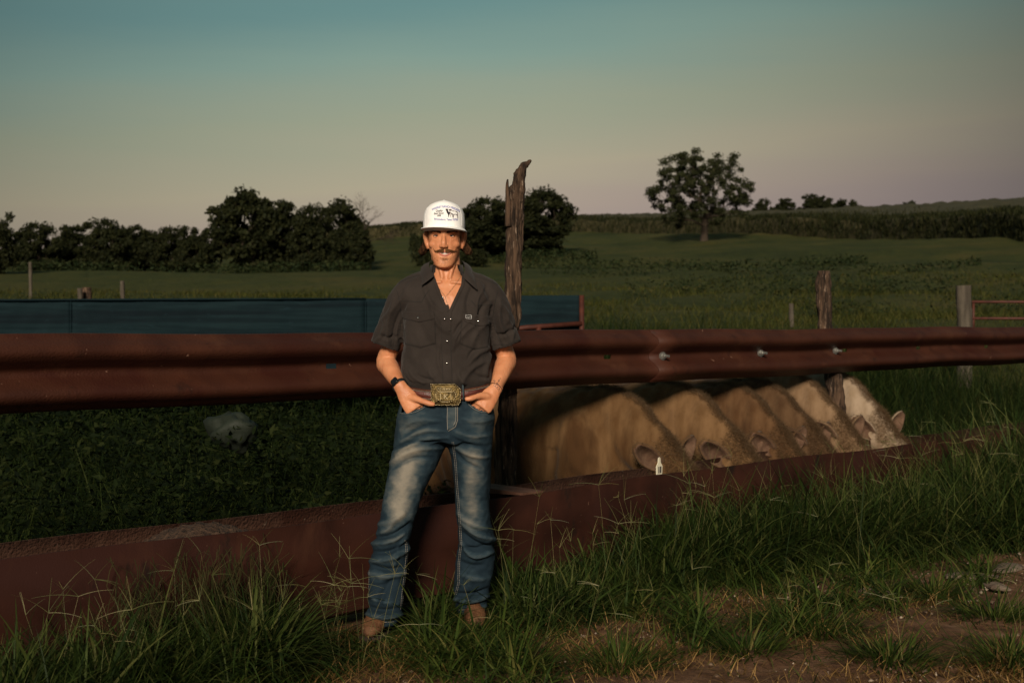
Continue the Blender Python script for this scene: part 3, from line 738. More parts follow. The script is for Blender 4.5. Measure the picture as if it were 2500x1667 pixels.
# neck and head: tilt leans each ring across the downward curve
neck([(-.12, .92, .24, .15, -.1), (.05, .95, .27, .145, -.25), (.20, .92, .26, .125, -.45), (.34, .87, .205, .112, -.65), (.47, .80, .165, .105, -.85), (.58, .715, .135, .095, -1.0), (.66, .64, .12, .10, -1.1), (.70, .60, .09, .085, -1.2)])
neck([(.56, .77, .05, .07, -1.0), (.62, .71, .12, .10, -1.05), (.675, .64, .125, .115, -1.1), (.72, .55, .11, .10, -1.2), (.755, .46, .085, .072, -1.25), (.78, .38, .072, .065, -1.3), (.795, .32, .07, .068, -1.3), (.80, .29, .04, .045, -1.3)])
cb.ball((.60, 0, .79), (.065, .085, .06)); cb.ball((.665, 0, .70), (.06, .10, .07))
for sy in (-1, 1):
    cb.ball((.02, sy * .15, .78), (.17, .12, .30)); cb.ball((.10, sy * .13, .68), (.11, .09, .16)); cb.ball((-1.15, sy * .15, .86), (.24, .13, .28)); cb.ball((-1.32, sy * .15, 1.0), (.08, .06, .06))
    cb.tube([(.02, sy * .15, .72), (.02, sy * .15, .50), (.05, sy * .15, .36), (.04, sy * .15, .20), (.05, sy * .15, .09), (.08, sy * .15, .0)], [.12, .085, .055, .038, .042, .055], 12)
    cb.tube([(-1.18, sy * .16, .80), (-1.12, sy * .16, .60), (-1.28, sy * .16, .42), (-1.27, sy * .16, .22), (-1.24, sy * .16, .09), (-1.21, sy * .16, .0)], [.19, .12, .055, .042, .045, .055], 12)
cb.tube([(-1.44, 0, 1.05), (-1.52, 0, .95), (-1.53, 0, .7), (-1.50, 0, .42), (-1.50, 0, .30)], [.035, .03, .022, .03, .01], 10)
V, F = remesh(cb, .014, 5)
nn = vnormals(V, F)
ribs = np.where((V[:, 0] < -.25) & (V[:, 0] > -.95) & (V[:, 2] > .5), .004 * np.sin(V[:, 0] * 60), 0)
# neck folds running down from the crest
fold = np.where((V[:, 0] > .05) & (V[:, 0] < .55) & (V[:, 2] > .5), .006 * np.sin((V[:, 0] * .8 + V[:, 2] * .5) * 55 + 2 * np.sin(V[:, 2] * 9)), 0)
crease = -.014 * np.exp(-((V[:, 0] + .12 + .05 * np.sin(V[:, 2] * 6)) / .045) ** 2) * ((V[:, 2] > .45) & (V[:, 2] < .85))
V = V + nn * (ribs + fold + crease + .011 * snoise(V, .30, 6, 3) + .0022 * snoise(V * [1, 1, .3], .05, 7, 2))[:, None]
cowV, cowF = V, F
def ear(sy):
    """cupped paddle of an ear, pricked up and out from the poll"""
    A = Vector((-.22, sy * .80, .60) if sy < 0 else (-.12, sy * .78, .62)).normalized(); Nn_ = Vector((.50, -.86, .1) if sy < 0 else (.95, -.10, .1)); Wd = Nn_.cross(A).normalized(); Nn_ = A.cross(Wd).normalized()
    Vv = []; n, m = 11, 9
    for i in range(n):
        t_ = i / (n - 1); w = .060 * (math.sin(math.pi * min(1, t_ * .84 + .10)) ** .6)
        for j in range(m):
            a = (j / (m - 1) - .5) * 2; cup = (1 - a * a); Vv.append(tuple(A * (.235 * t_) + Wd * (a * w) - Nn_ * (.055 * cup * math.sin(math.pi * min(1, t_ * .9 + .12)))))
    return Vv, [(i * m + j, i * m + j + 1, (i + 1) * m + j + 1, (i + 1) * m + j) for i in range(n - 1) for j in range(m - 1)]
def fuzz(name, V, F, nv, count, ln, wd, mat, parent, seed, sel=None, zmin=.45):
    """short coat hair lifted off the hide"""
    g = np.random.default_rng(seed); idx = np.arange(len(V)) if sel is None else np.nonzero(sel)[0]
    i = g.choice(idx, count); P = V[i] + g.normal(0, .006, (count, 3)); d = nv[i] * .55 + g.normal(0, .35, (count, 3)) + np.array([-.25, 0, -.35])
    d /= np.linalg.norm(d, axis=1)[:, None]; L = ln * g.uniform(.5, 1.5, count); s_ = np.cross(d, g.normal(size=(count, 3))); s_ /= np.linalg.norm(s_, axis=1)[:, None]
    A = np.stack([P - s_ * wd - nv[i] * .003, P + s_ * wd - nv[i] * .003, P + d * L[:, None]], 1).reshape(-1, 3)
    return mk(name, A, np.arange(len(A)).reshape(-1, 3), mat, parent, smooth=False)
cows = []
QN = -.235
def cow(idx, px, sc, syw, drot, lab, ct, dz=0, qd=0, ears=(1, 1)):
    s_ = s_for(px, -.2); head = along(s_, -.285 + qd); rz = math.atan2(-.689, .725) + drot
    if not cows:
        e = empty('cow', (0, 0, 0)); body = mk('body', cowV, cowF, CT[0], e)
        cnv = vnormals(cowV, cowF)
        fz = fuzz('coat_hair', cowV, cowF, cnv, 16000, .010, .0005, M['hide'], e, 3, cowV[:, 2] > .5); tag(fz, kind='stuff')
        crest = (np.abs(cowV[:, 1]) < .035) & (cowV[:, 0] > -.3) & (cowV[:, 0] < .72) & (cnv[:, 2] > .25)
        cr = fuzz('mane_hair', cowV, cowF, cnv, 16000, .022, .0006, M['hide'], e, 5, crest); tag(cr, kind='stuff')
        fl = fuzz('forelock', cowV, cowF, cnv, 6000, .034, .0007, M['hide'], e, 6, (cowV[:, 0] > .54) & (cowV[:, 2] > .70) & (np.abs(cowV[:, 1]) < .09)); tag(fl, kind='stuff')
        kids = [body, fz, cr, fl]
        for sy in (-1, 1):
            Vv, Ff = ear(sy); er = mk('ear', [(x + .575, y * 1.0 + sy * .085, z + .765) for x, y, z in Vv], Ff, CT[0], e); er.data.materials.append(M['earin'])
            md = er.modifiers.new('s', 'SOLIDIFY'); md.thickness = .012; md.offset = -1; md.material_offset = 1
            ea = np.array([(x + .575, y + sy * .085, z + .765) for x, y, z in Vv])
            ef = fuzz('ear_hair', ea, None, np.tile([[.2, 0, .1]], (len(ea), 1)), 1800, .018, .0006, M['hide'], er, 9 + sy); tag(ef, kind='stuff')
            kids.append(er)
            MB().ball((.70, sy * .108, .60), .019, 10, 7).mk('eye', M['eye'], e); kids.append(bpy.data.objects[-1] if False else [c for c in e.children if c.name.startswith('eye')][-1])
        cows.append((e, kids)); root = e
    else:
        e, kids = cows[0]; root = e.copy(); COL.objects.link(root)
        for c in kids:
            d = c.copy(); COL.objects.link(d); d.parent = root
            for slot in d.material_slots[:1]:
                if not c.name.startswith('eye') and 'hair' not in c.name and 'forelock' not in c.name: slot.link = 'OBJECT'; slot.material = ct
            for cc in c.children:
                if cc.name.startswith('ear_hair'):
                    x = cc.copy(); COL.objects.link(x); x.parent = d
    hl = Vector((.61 * sc, 0, 0)); hw = Matrix.Rotation(rz, 3, 'Z') @ hl
    root.location = (head.x - hw.x, head.y - hw.y, .515 - .78 * sc + dz); root.rotation_euler = (0, 0, rz); root.scale = (sc * .95, sc * syw, sc)
    tag(root, lab, 'cow', 'cattle feeding with their heads in the trough'); return root
c1 = cow(0, 1634, 1.05, 1.1, .10, 'nearest tan cow with a pale ear tag, its body behind the timber post', CT[0], dz=.0)
cow(1, 1800, 1.13, 1.2, .10, 'second cow from the man, honey coloured with its big dark ear facing out', CT[1], dz=-.03)
cow(2, 1905, 1.0, 1.05, -.05, 'brown cow squeezed third in the row, ear upright behind the honey one', CT[2], dz=0)
cow(3, 1980, 1.05, 1.0, .04, 'grey brown cow with the darkest mane, fourth in the row', CT[3], dz=.0)
cow(4, 2055, 1.10, 1.0, -.02, 'cream cow fifth in the row with a warm reddish neck', CT[4], dz=.02)
cow(5, 2148, 1.07, 1.05, -.09, 'whitest cow at the far right end of the row', CT[5], dz=.03)
# ear tag on the nearest cow
le = [c for c in c1.children if c.name.startswith('ear')][0]
tg = MB(); zc = .795; yc = -.225
shape = [(-.019, -.045), (.019, -.045), (.021, .0), (.009, .018), (.007, .038), (0, .043), (-.007, .038), (-.009, .018), (-.021, .0)]
tg.rings([[(.655, yc + a * 1.3, zc + b * 1.15) for a, b in shape], [(.659, yc + a * 1.3, zc + b * 1.15) for a, b in shape]])
tgo = tg.mk('ear_tag', M['tagy'], le, smooth=False)
dg_ = MB(); dg_.box((.661, yc - .0085, zc - .018), (.001, .0032, .017)); dg_.box((.661, yc + .008, zc - .018), (.001, .0052, .017))
dg_.mk('tag_marks', M['blackink'], le, smooth=False)

# ------------------------------------------------------------------ the man
YM = 6.20
PX = S(1027, 733.7, YM).x
o = (PX, YM, 0.0)
person = tag(empty('person', o), 'man in white cap, charcoal shirt and blue jeans standing with hands in his pockets', 'person')
def X_(d, Y=YM): return S(d, 733.7, Y).x
def Z_(d, Y=YM): return S(1027, d, Y).z
HX, HY = X_(1021.5), YM + .01       # head axis
# ---- skin: one body
b = MB()
hd = [(1.583, .022, .022, -.070), (1.592, .038, .036, -.060), (1.607, .047, .050, -.046), (1.630, .0555, .067, -.028), (1.655, .064, .080, -.014), (1.68, .068, .088, -.006), (1.705, .071, .093, 0), (1.735, .073, .096, .003), (1.77, .074, .098, .004), (1.80, .071, .094, .004), (1.825, .062, .082, .004), (1.845, .044, .06, .004), (1.855, .02, .03, .004)]
b.hring([(HX, HY + cy, z, rx, ry, 2.25) for z, rx, ry, cy in hd], 32)
for sx in (-1, 1):
    b.ball((HX + sx * .040, HY - .057, 1.684), (.028, .024, .020))          # cheek
    b.ball((HX + sx * .028, HY - .078, 1.737), (.028, .013, .009))          # brow ridge
    b.ball((HX + sx * .044, HY - .022, 1.630), (.014, .03, .020))           # jaw
    b.ball((HX + sx * .011, HY - .100, 1.674), (.0085, .010, .0075))        # nostril wing
    # ear
    ex = HX + sx * .080
    b.tube([(ex - sx * .008, HY + .012, 1.668), (ex, HY + .014, 1.690), (ex + sx * .006, HY + .016, 1.715), (ex + sx * .007, HY + .018, 1.735), (ex, HY + .010, 1.742)], [.007, .009, .011, .011, .006], 10, flat=[.010, .015, .018, .016, .008], up=(0, 1, 0))
b.tube([(HX, HY - .086, 1.728), (HX, HY - .096, 1.705), (HX, HY - .108, 1.686), (HX, HY - .108, 1.676), (HX, HY - .090, 1.672)], [.008, .009, .0115, .011, .008], 12, flat=[.010, .012, .012, .010, .008])
b.ball((HX, HY - .082, 1.600), (.020, .015, .014))                          # chin
b.ball((HX + .004, HY - .082, 1.655), (.026, .014, .010))                   # upper lip base
b.ball((HX + .004, HY - .080, 1.628), (.022, .012, .008))                   # lower lip base
nx = X_(1026)
b.hring([(nx, YM + .03, 1.70, .052, .055), (nx, YM + .025, 1.64, .056, .058), (nx, YM + .025, 1.59, .060, .062), (nx, YM + .02, 1.555, .066, .066), (nx, YM + .015, 1.53, .085, .072), (nx, YM + .01, 1.50, .12, .078), (nx, YM, 1.46, .150, .090), (nx, YM - .005, 1.40, .15, .100), (nx, YM, 1.30, .145, .100), (nx, YM, 1.15, .135, .095), (nx, YM, 1.05, .135, .095), (nx, YM, .95, .13, .09), (nx, YM, .88, .12, .08)], 28)
for sx in (-1, 1): b.tube([(nx + sx * .038, YM + .01, 1.665), (nx + sx * .030, YM - .030, 1.60), (nx + sx * .014, YM - .052, 1.535)], [.010, .011, .008], 8)   # neck cords
b.tube([(nx - .10, YM - .052, 1.515), (nx - .02, YM - .060, 1.522)], [.008, .007], 8); b.tube([(nx + .10, YM - .052, 1.515), (nx + .02, YM - .060, 1.522)], [.008, .007], 8)
b.ball((nx, YM - .043, 1.612), (.011, .012, .016))
# arms: shoulder - elbow - wrist
shL, elL, wrL = Vector((X_(938), YM + .0, 1.44)), Vector((X_(881), YM + .10, 1.175)), S(921, 890, YM - .085)
shR, elR, wrR = Vector((X_(1118), YM + .0, 1.44)), Vector((X_(1164), YM + .10, 1.185)), S(1138, 893, YM - .06)
def limb(a, m, c, r):
    pts = [a, a.lerp(m, .35), a.lerp(m, .7), m, m.lerp(c, .22), m.lerp(c, .5), m.lerp(c, .78), c]
    b.tube(smoothpts(pts, 3), np.interp(np.linspace(0, 1, 22), [0, .15, .3, .42, .52, .68, .86, 1], r).tolist(), 18)
limb(shL, elL, wrL, [.044, .042, .040, .042, .045, .040, .030, .0275]); limb(shR, elR, wrR, [.044, .042, .040, .042, .045, .040, .030, .0275])
# hands: broad palm going into the pocket, four fingers inside, thumb outside
def hand(wr, sx, K):
    """sx = +1: the thumb points to +X"""
    w0 = wr; k1 = S(*K['knuck'][:2], YM + K['knuck'][2]); dirv = (k1 - w0); L = dirv.length; dirv.normalize()
    across = Vector((0, -1, 0)).cross(dirv).normalized() * (1 if sx > 0 else 1)
    if across.x * sx < 0: across = -across
    def ell(c, rw, rt): return [c + across * (rw * math.cos(2 * math.pi * j / 18)) + across.cross(dirv).normalized() * (rt * math.sin(2 * math.pi * j / 18)) for j in range(18)]
    b.rings([ell(w0 - dirv * .02, .028, .021), ell(w0 + dirv * .008, .030, .020), ell(w0.lerp(k1, .35), .038, .0195), ell(w0.lerp(k1, .7) , .043, .0185), ell(k1, .044, .017), ell(k1 + dirv * .012, .040, .014)])
    k0 = k1.copy()
    for i, (off, ln, r) in enumerate(((.031, .068, .0098), (.011, .076, .0103), (-.010, .070, .0098), (-.030, .056, .0088))):
        k1 = k0 + Vector((0, .016 if off < -.02 else (.005 if off < 0 else 0), 0)); p0 = k1 + across * off * .98 - dirv * .012; d1 = (dirv + across * (off * 1.5) + Vector((0, .75, 0))).normalized(); d2 = (dirv + Vector((0, .8, 0))).normalized()
        b.tube([p0, k1 + across * off, k1 + across * off * 1.05 + d1 * ln * .45, k1 + across * off * 1.05 + d1 * ln * .45 + d2 * ln * .35, k1 + across * off * 1.05 + d1 * ln * .45 + d2 * ln * .62], [r * 1.1, r * 1.12, r, r * .9, r * .7], 12)
        b.tube([w0.lerp(k1, .25) + across * off * .5 + Vector((0, -.0155, 0)), w0.lerp(k1, .6) + across * off * .8 + Vector((0, -.0165, 0)), k1 + across * off + Vector((0, -.0120, 0))], [.003, .0038, .0045], 8)  # tendons
    T = [S(x, y, YM + q) for x, y, q in K['thumb']]
    b.tube(smoothpts(T, 4), np.interp(np.linspace(0, 1, 4 * (len(T) - 1) + 1), [0, .25, .5, .62, .85, 1], [.015, .0165, .0120, .0125, .0115, .007]).tolist(), 14)
    b.ball(tuple(Vector(T[0]).lerp(T[1], .6)), (.022, .014, .016))
hand(wrL, 1, dict(knuck=(951, 935, -.100), thumb=[(938, 912, -.098), (954, 915, -.112), (970, 921, -.134), (985, 926, -.142), (999, 929, -.142)]))
hand(wrR, -1, dict(knuck=(1109, 932, -.094), thumb=[(1124, 912, -.086), (1108, 909, -.102), (1094, 911, -.124), (1081, 915, -.138), (1068, 917, -.142)]))
# legs under the jeans
LT, LB = (X_(965), YM, .90), (S(872, 1420, YM - .08).x, YM - .06, .09)
RT, RB = (X_(1080), YM, .90), (S(1083, 1400, YM + .2).x, YM + .20, .09)
b.tube([LT, ((LT[0] + LB[0]) / 2, YM - .01, .5), LB], [.07, .032, .03], 12); b.tube([RT, ((RT[0] + RB[0]) / 2 + .01, YM + .13, .5), RB], [.07, .032, .03], 12)
V, F = remesh(b, .0036, 2)
def gdisp(V, c, r, d):
    w = np.exp(-(((V - np.array(c)) / np.array(r)) ** 2).sum(1)); V += w[:, None] * np.array(d)
for sx in (-1, 1):
    gdisp(V, (HX + sx * .032, HY - .092, 1.7195), (.017, .03, .0095), (0, .011, 0))      # eye socket
    gdisp(V, (HX + sx * .080 + sx * .012, HY - .005, 1.712), (.008, .02, .015), (-sx * .005, .004, 0))
    gdisp(V, (HX + sx * .041, HY - .086, 1.652), (.006, .02, .020), (0, .004, 0))        # smile fold
gdisp(V, (HX + .004, HY - .10, 1.6430), (.026, .02, .0065), (0, .012, 0))                # open mouth
gdisp(V, (HX + .004, HY - .092, 1.616), (.018, .02, .005), (0, .005, 0))
gdisp(V, (nx, YM - .07, 1.535), (.012, .03, .018), (0, .010, 0))
V += vnormals(V, F) * (.0006 * snoise(V, .02, 3, 2))[:, None]
skinBVH = bvh(V, F)
mk('body', V, F, M['skin'], person, o)
# ---- face pieces
def fhit(px_, pz, off=0.0):
    """point on the skin in front view at world x, z"""
    r = skinBVH.ray_cast(Vector((px_, YM - .5, pz)), Vector((0, 1, 0)))
    return (r[0] if r[0] is not None else Vector((px_, HY - .09, pz))) - Vector((0, off, 0))
for sx in (-1, 1):
    ec = fhit(HX + sx * .032, 1.7185) + Vector((0, .0090, 0)); ew = MB().ball(tuple(ec), .0135, 18, 12).mk('eyeball', M['eyewhite'], person, o)
    MB().ball((ec.x, ec.y - .0100, ec.z), (.0062, .0042, .0062), 12, 8).mk('iris', M['iris'], ew, o)
    for up in (1, -1):   # lids
        mb = MB(); pts = [Vector((ec.x + sx * a, ec.y - math.sqrt(max(0, .0142 ** 2 - a * a)) * .98, ec.z + up * (.0060 if up > 0 else .0052) * (1 - (a / .0150) ** 2) - (.0004 if up > 0 else 0))) for a in np.linspace(-.0140, .0140, 9)]
        mb.tube(pts, .0024, 8); mb.mk('eyelid', M['skin'] if up < 0 else M['lash'], person, o)
    mb = MB(); g_ = np.random.default_rng(3)
    for k_ in range(330):    # brow
        f = g_.uniform(0, 1); xx = HX + sx * (.012 + .042 * f); zz = 1.7345 + .005 * math.sin(f * 2.4) + g_.normal(0, .0020) * (1 - .5 * f); p = fhit(xx, zz, .0002); d = Vector((sx * .9, -.35, .35 - .6 * f)).normalized(); q_ = p + d * .008
        mb.add([p + Vector((0, 0, .0009)), p - Vector((0, 0, .0009)), q_], [(0, 1, 2)])
    mb.mk('eyebrow', M['hair'], person, o, False)
mx_, mz_ = HX + .004, 1.6425
# teeth, lips
mb = MB()
for i in range(-4, 5):
    xx = mx_ + i * .0049; yy = fhit(mx_ + i * .0049, mz_).y + abs(i) * .0004 - .0025; mb.box((xx, yy, mz_ + .0006 + .0007 * abs(i) * .5), (.0023, .002, .0050))
mb.mk('teeth', M['teeth'], person, o)
def lipcurve(z0, bow, w): return [Vector((mx_ + w * a, fhit(mx_ + w * a * .94, z0 + bow * a * a).y - .0012, z0 + bow * a * a)) for a in np.linspace(-1, 1, 13)]
MB().tube(lipcurve(mz_ + .0070, .0045, .028), [.0010] + [.0028] * 11 + [.0010], 8).mk('upper_lip', M['lip'], person, o)
MB().tube(lipcurve(mz_ - .0085, .0150, .027), [.0012] + [.0040] * 11 + [.0012], 8).mk('lower_lip', M['lip'], person, o)
# handlebar moustache and tuft under the lip
mb = MB(); g_ = np.random.default_rng(8)
for k_ in range(1500):
    sx = -1 if k_ % 2 else 1; f = g_.uniform(0, 1) ** .8; xx = .002 + .034 * f; th = .0075 * (1 - f) ** .6 + .0016
    zz = 1.6585 - .006 * f + g_.uniform(-1, 1) * th; p = fhit(mx_ + sx * xx, zz, .001 + .004 * (1 - f) * g_.uniform(0, 1)); d = Vector((sx * (.55 + .5 * f), -.25, -.65 + .75 * f)).normalized(); q_ = p + d * g_.uniform(.006, .012)
    mb.add([p + Vector((.0007, 0, 0)), p - Vector((.0007, 0, 0)), q_], [(0, 1, 2)])
for sx in (-1, 1):
    pts = smoothpts([fhit(mx_ + sx * .030, 1.655, .004), fhit(mx_ + sx * .040, 1.6535, .007), Vector((mx_ + sx * .047, HY - .078, 1.659)), Vector((mx_ + sx * .050, HY - .078, 1.668))], 6)
    mb.tube(pts, np.linspace(.0042, .0008, len(pts)).tolist(), 7)
mb.mk('moustache', M['stache'], person, o, False)
mb = MB()
for k_ in range(130):
    r_ = g_.normal(0, 1, 2); p = fhit(mx_ + r_[0] * .0085, 1.621 + r_[1] * .006 - .004, .0004); q_ = p + Vector((g_.normal(0, .2), -.3, -1)).normalized() * .006
    mb.add([p + Vector((.0004, 0, 0)), p - Vector((.0004, 0, 0)), q_], [(0, 1, 2)])
mb.mk('chin_tuft', M['stache'], person, o, False)
# hair: sideburns, nape curls beside the neck
mb = MB()
for sx in (-1, 1):
    for k_ in range(800):
        f = g_.uniform(0, 1) ** .7; a_ = g_.uniform(.1, 1.3)
        p = Vector((HX + sx * (.070 + .028 * f + g_.uniform(-.006, .008)), HY + .010 + .05 * a_, 1.722 - .045 * f)); pts = [p]; v = Vector((sx * .25, .1, -1)).normalized()
        ph = g_.uniform(0, 6.28)
        for j in range(5): v = (v + Vector((sx * .85 * math.sin(ph + j * 1.4), .35 * math.cos(ph + j), -.2 + .45 * (j > 2)))).normalized(); pts.append(pts[-1] + v * .0085)
        w = .0009
        VV = [];
        for q_ in pts: VV += [q_ + Vector((w, w, 0)), q_ - Vector((w, w, 0))]
        mb.add(VV, [(2 * j, 2 * j + 1, 2 * j + 3, 2 * j + 2) for j in range(5)])
    for k_ in range(260):   # sideburn
        p = Vector((HX + sx * (.0715 + g_.uniform(-.001, .002)), HY - .030 + g_.uniform(-.014, .022), 1.752 - g_.uniform(0, .045))); q_ = p + Vector((sx * .12, -.1, -1)).normalized() * .011
        mb.add([p + Vector((0, .0009, 0)), p - Vector((0, .0009, 0)), q_], [(0, 1, 2)])
for sx in (-1, 1): mb.ball((HX + sx * .060, HY + .058, 1.712), (.030, .040, .050), 14, 9); mb.ball((HX + sx * .080, HY + .045, 1.688), (.019, .028, .030), 14, 9)
mb.ball((HX, HY + .055, 1.73), (.070, .048, .06), 16, 9)
mb.mk('hair', M['hair'], person, o, False)
# light stubble along the jaw
mb = MB()
for k_ in range(500):
    a_ = g_.uniform(-1, 1); xx = HX + a_ * .064; zz = 1.600 + .055 * abs(a_) ** 2.2 + g_.normal(0, .008) + .006; p = fhit(xx, zz, .0002)
    if p.y > HY + .01: continue
    q_ = p + Vector((0, -.5, -.9)).normalized() * .0024; mb.add([p + Vector((.00035, 0, 0)), p - Vector((.00035, 0, 0)), q_], [(0, 1, 2)])
tag(mb.mk('stubble', M['stache'], person, o, False), kind='stuff')

# ---- cap
CX = X_(1020); CYc = HY + .006
cap = MB()
cs = [(1.742, .0885, .104), (1.755, .0905, .107), (1.78, .0915, .1085), (1.805, .0900, .1065), (1.825, .0860, .102), (1.842, .0780, .093), (1.856, .0640, .078), (1.866, .044, .056), (1.873, .020, .028), (1.875, .003, .004)]
def capy(i): return CYc - .002 * i * 0
inner = [(CX, CYc, z, rx - .004, ry - .004, 2.5) for z, rx, ry in reversed(cs[:7])]
ring = [(CX, CYc, z, rx, ry, 2.5) for z, rx, ry in cs]
cap.hring(inner + ring, 48)
capV = np.array(cap.V)
# front panel stands taller, with a peak at its seam
fr = np.clip(-(capV[:, 1] - CYc) / .06, 0, 1); top = np.clip((capV[:, 2] - 1.82) / .05, 0, 1)
capV[:, 2] += top * fr * .006 * np.exp(-((capV[:, 0] - CX) / .04) ** 2); capV[:, 1] -= top * fr * .02
capob = mk('cap', capV, cap.F, M['white'], person, o)
capob.data.materials.append(M['mesh'])
for p in capob.data.polygons:
    if p.center.y + o[1] > CYc - .012 and p.center.z > 1.75: p.material_index = 1
capBVH = bvh(capV, [f[:4] if len(f) <= 4 else f for f in cap.F]) if False else BVHTree.FromPolygons([tuple(v) for v in capV], cap.F)
# brim
V = []; F = []; nu, nv = 34, 8
for sgn in (1, -1):
    for j in range(nv + 1):
        for i in range(nu + 1):
            a_ = math.pi * (1.0 + (i / nu)); e_ = 2.5; c, si = math.cos(a_), math.sin(a_); t_ = j / nv
            bx = .090 * math.copysign(abs(c) ** (2 / e_), c); by = .106 * math.copysign(abs(si) ** (2 / e_), si)
            ox = bx * (1 + .115 * t_ * (1 - .0 * abs(c))); oy = by - .048 * t_ * (abs(si) ** .55)
            z = 1.7570 - .004 * t_ - .030 * (ox / .1) ** 2 * .22 - .006 * (ox / .1) * t_ + (.0018 if sgn > 0 else -.0018)
            V.append((CX + ox, CYc + oy, z))
k = nu + 1; m = k * (nv + 1)
for j in range(nv):
    for i in range(nu):
        a_ = j * k + i; F.append((a_, a_ + 1, a_ + k + 1, a_ + k)); F.append((m + a_, m + a_ + k, m + a_ + k + 1, m + a_ + 1))
for i in range(nu): a_ = nv * k + i; F.append((a_, a_ + 1, m + a_ + 1, m + a_))
mk('brim', V, F, M['white'], capob, o)
MB().ball((CX, CYc - .012, 1.8765), (.007, .007, .0035)).mk('cap_button', M['white'], capob, o)
for sx in (-1, 1):
    sm_ = MB(); pts = []
    for zz in np.linspace(1.76, 1.85, 12):
        r = capBVH.ray_cast(Vector((CX + sx * .079 - sx * max(0, zz - 1.81) * .35, CYc - .4, zz)), Vector((0, 1, 0)))
        if r[0] is not None: pts.append(r[0] - Vector((0, .0006, 0)))
    sm_.tube(pts, .0012, 6); sm_.mk('cap_seam', M['mesh'], capob, o)
# printing on the cap
def text_mesh(body, size, shear=0):
    cu_ = bpy.data.curves.new('t', 'FONT'); cu_.body = body; cu_.size = size; cu_.align_x = 'CENTER'; cu_.shear = shear; cu_.resolution_u = 3
    ob = bpy.data.objects.new('t', cu_); COL.objects.link(ob); dg = bpy.context.evaluated_depsgraph_get(); dg.update()
    me = bpy.data.meshes.new_from_object(ob.evaluated_get(dg)); V = [v.co.copy() for v in me.vertices]; F = [tuple(p.vertices) for p in me.polygons]
    bpy.data.objects.remove(ob); bpy.data.curves.remove(cu_); bpy.data.meshes.remove(me); return V, F
def print_on(tree, name, items, mat, parent, off=.0009, bold=0):
    """items: (V, F, fn) with fn mapping flat x, y to photo coordinates"""
    mb = MB()
    for V, F, fn in items:
        for sh in ([(0, 0)] if not bold else [(0, 0), (bold, 0), (0, bold), (bold, bold)]):
            VV = []
            for v in V:
                dx, dy = fn(v.x, v.y); h, nn_, d = hit(tree, dx + sh[0], dy + sh[1]); VV.append((h if h is not None else S(dx, dy, 6.09)) - d * off)
            mb.add(VV, F)
    return mb.mk(name, mat, parent, o, False)
def zc(x, y): return ((980 + x / 6.532) / KD, (460 + y / 6.532) / KD)      # from the enlarged view of the cap to photo coordinates
def arc(cx, cy, sc, rise, half, tilt=0):
    def f(x, y):
        u = x * sc; s_ = u / half
        return zc(cx + u, cy - y * sc * 1.25 - rise * (1 - s_ * s_) + tilt * u)
    return f
print_on(capBVH, 'cap_lettering', [(*text_mesh('WHISKEY RANCH FEEDERS', 1), arc(708, 376, 37.5, 70, 235, .055))], M['blueink'], capob, bold=.18)
print_on(capBVH, 'cap_lettering', [(*text_mesh('Brownsboro, Texas 75756', 1), arc(712, 506, 35, -6, 200, .03))], M['blueink'], capob, bold=.18)
print_on(capBVH, 'cap_lettering', [(*text_mesh('Quality', 1, .35), arc(598, 372, 38, 0, 100, -.06)), (*text_mesh('Beef Since', 1, .35), arc(592, 413, 37, 0, 100, -.06)), (*text_mesh('1898', 1, .35), arc(592, 449, 34, 0, 100, -.06))], M['blackink'], capob, bold=.15)
# two cattle printed on the cap
def poly(pts): return [Vector((x, y, 0)) for x, y in pts], [tuple(range(len(pts)))]
idf = lambda x, y: zc(x, y)
cow_a = [(700, 330), (722, 326), (745, 330), (742, 350), (752, 372), (778, 380), (776, 402), (768, 415), (758, 440), (757, 458), (748, 458), (746, 425), (735, 402), (722, 385), (716, 360)]
cow_b = [(752, 338), (775, 332), (800, 336), (806, 352), (850, 360), (888, 368), (902, 400), (906, 484), (896, 484), (888, 435), (870, 418), (838, 424), (834, 470), (822, 470), (818, 420), (805, 400), (792, 430), (786, 455), (778, 455), (784, 410), (778, 385), (766, 362)]
print_on(capBVH, 'printed_cattle', [(*poly(cow_a), idf)], M['blackink'], capob)
print_on(capBVH, 'printed_cattle', [(*poly(cow_b), idf)], M['greyink'], capob, off=.0007)
print_on(capBVH, 'printed_cattle', [(*poly([(752, 338), (775, 332), (800, 336), (800, 345), (760, 348)]), idf), (*poly([(808, 356), (888, 368), (902, 400), (896, 402), (880, 376), (812, 364)]), idf), (*poly([(838, 410), (870, 412), (888, 430), (900, 480), (906, 484), (888, 438), (868, 420), (838, 420)]), idf), (*poly([(804, 395), (820, 415), (826, 465), (816, 466), (812, 420), (800, 408)]), idf)], M['blackink'], capob, off=.0010)

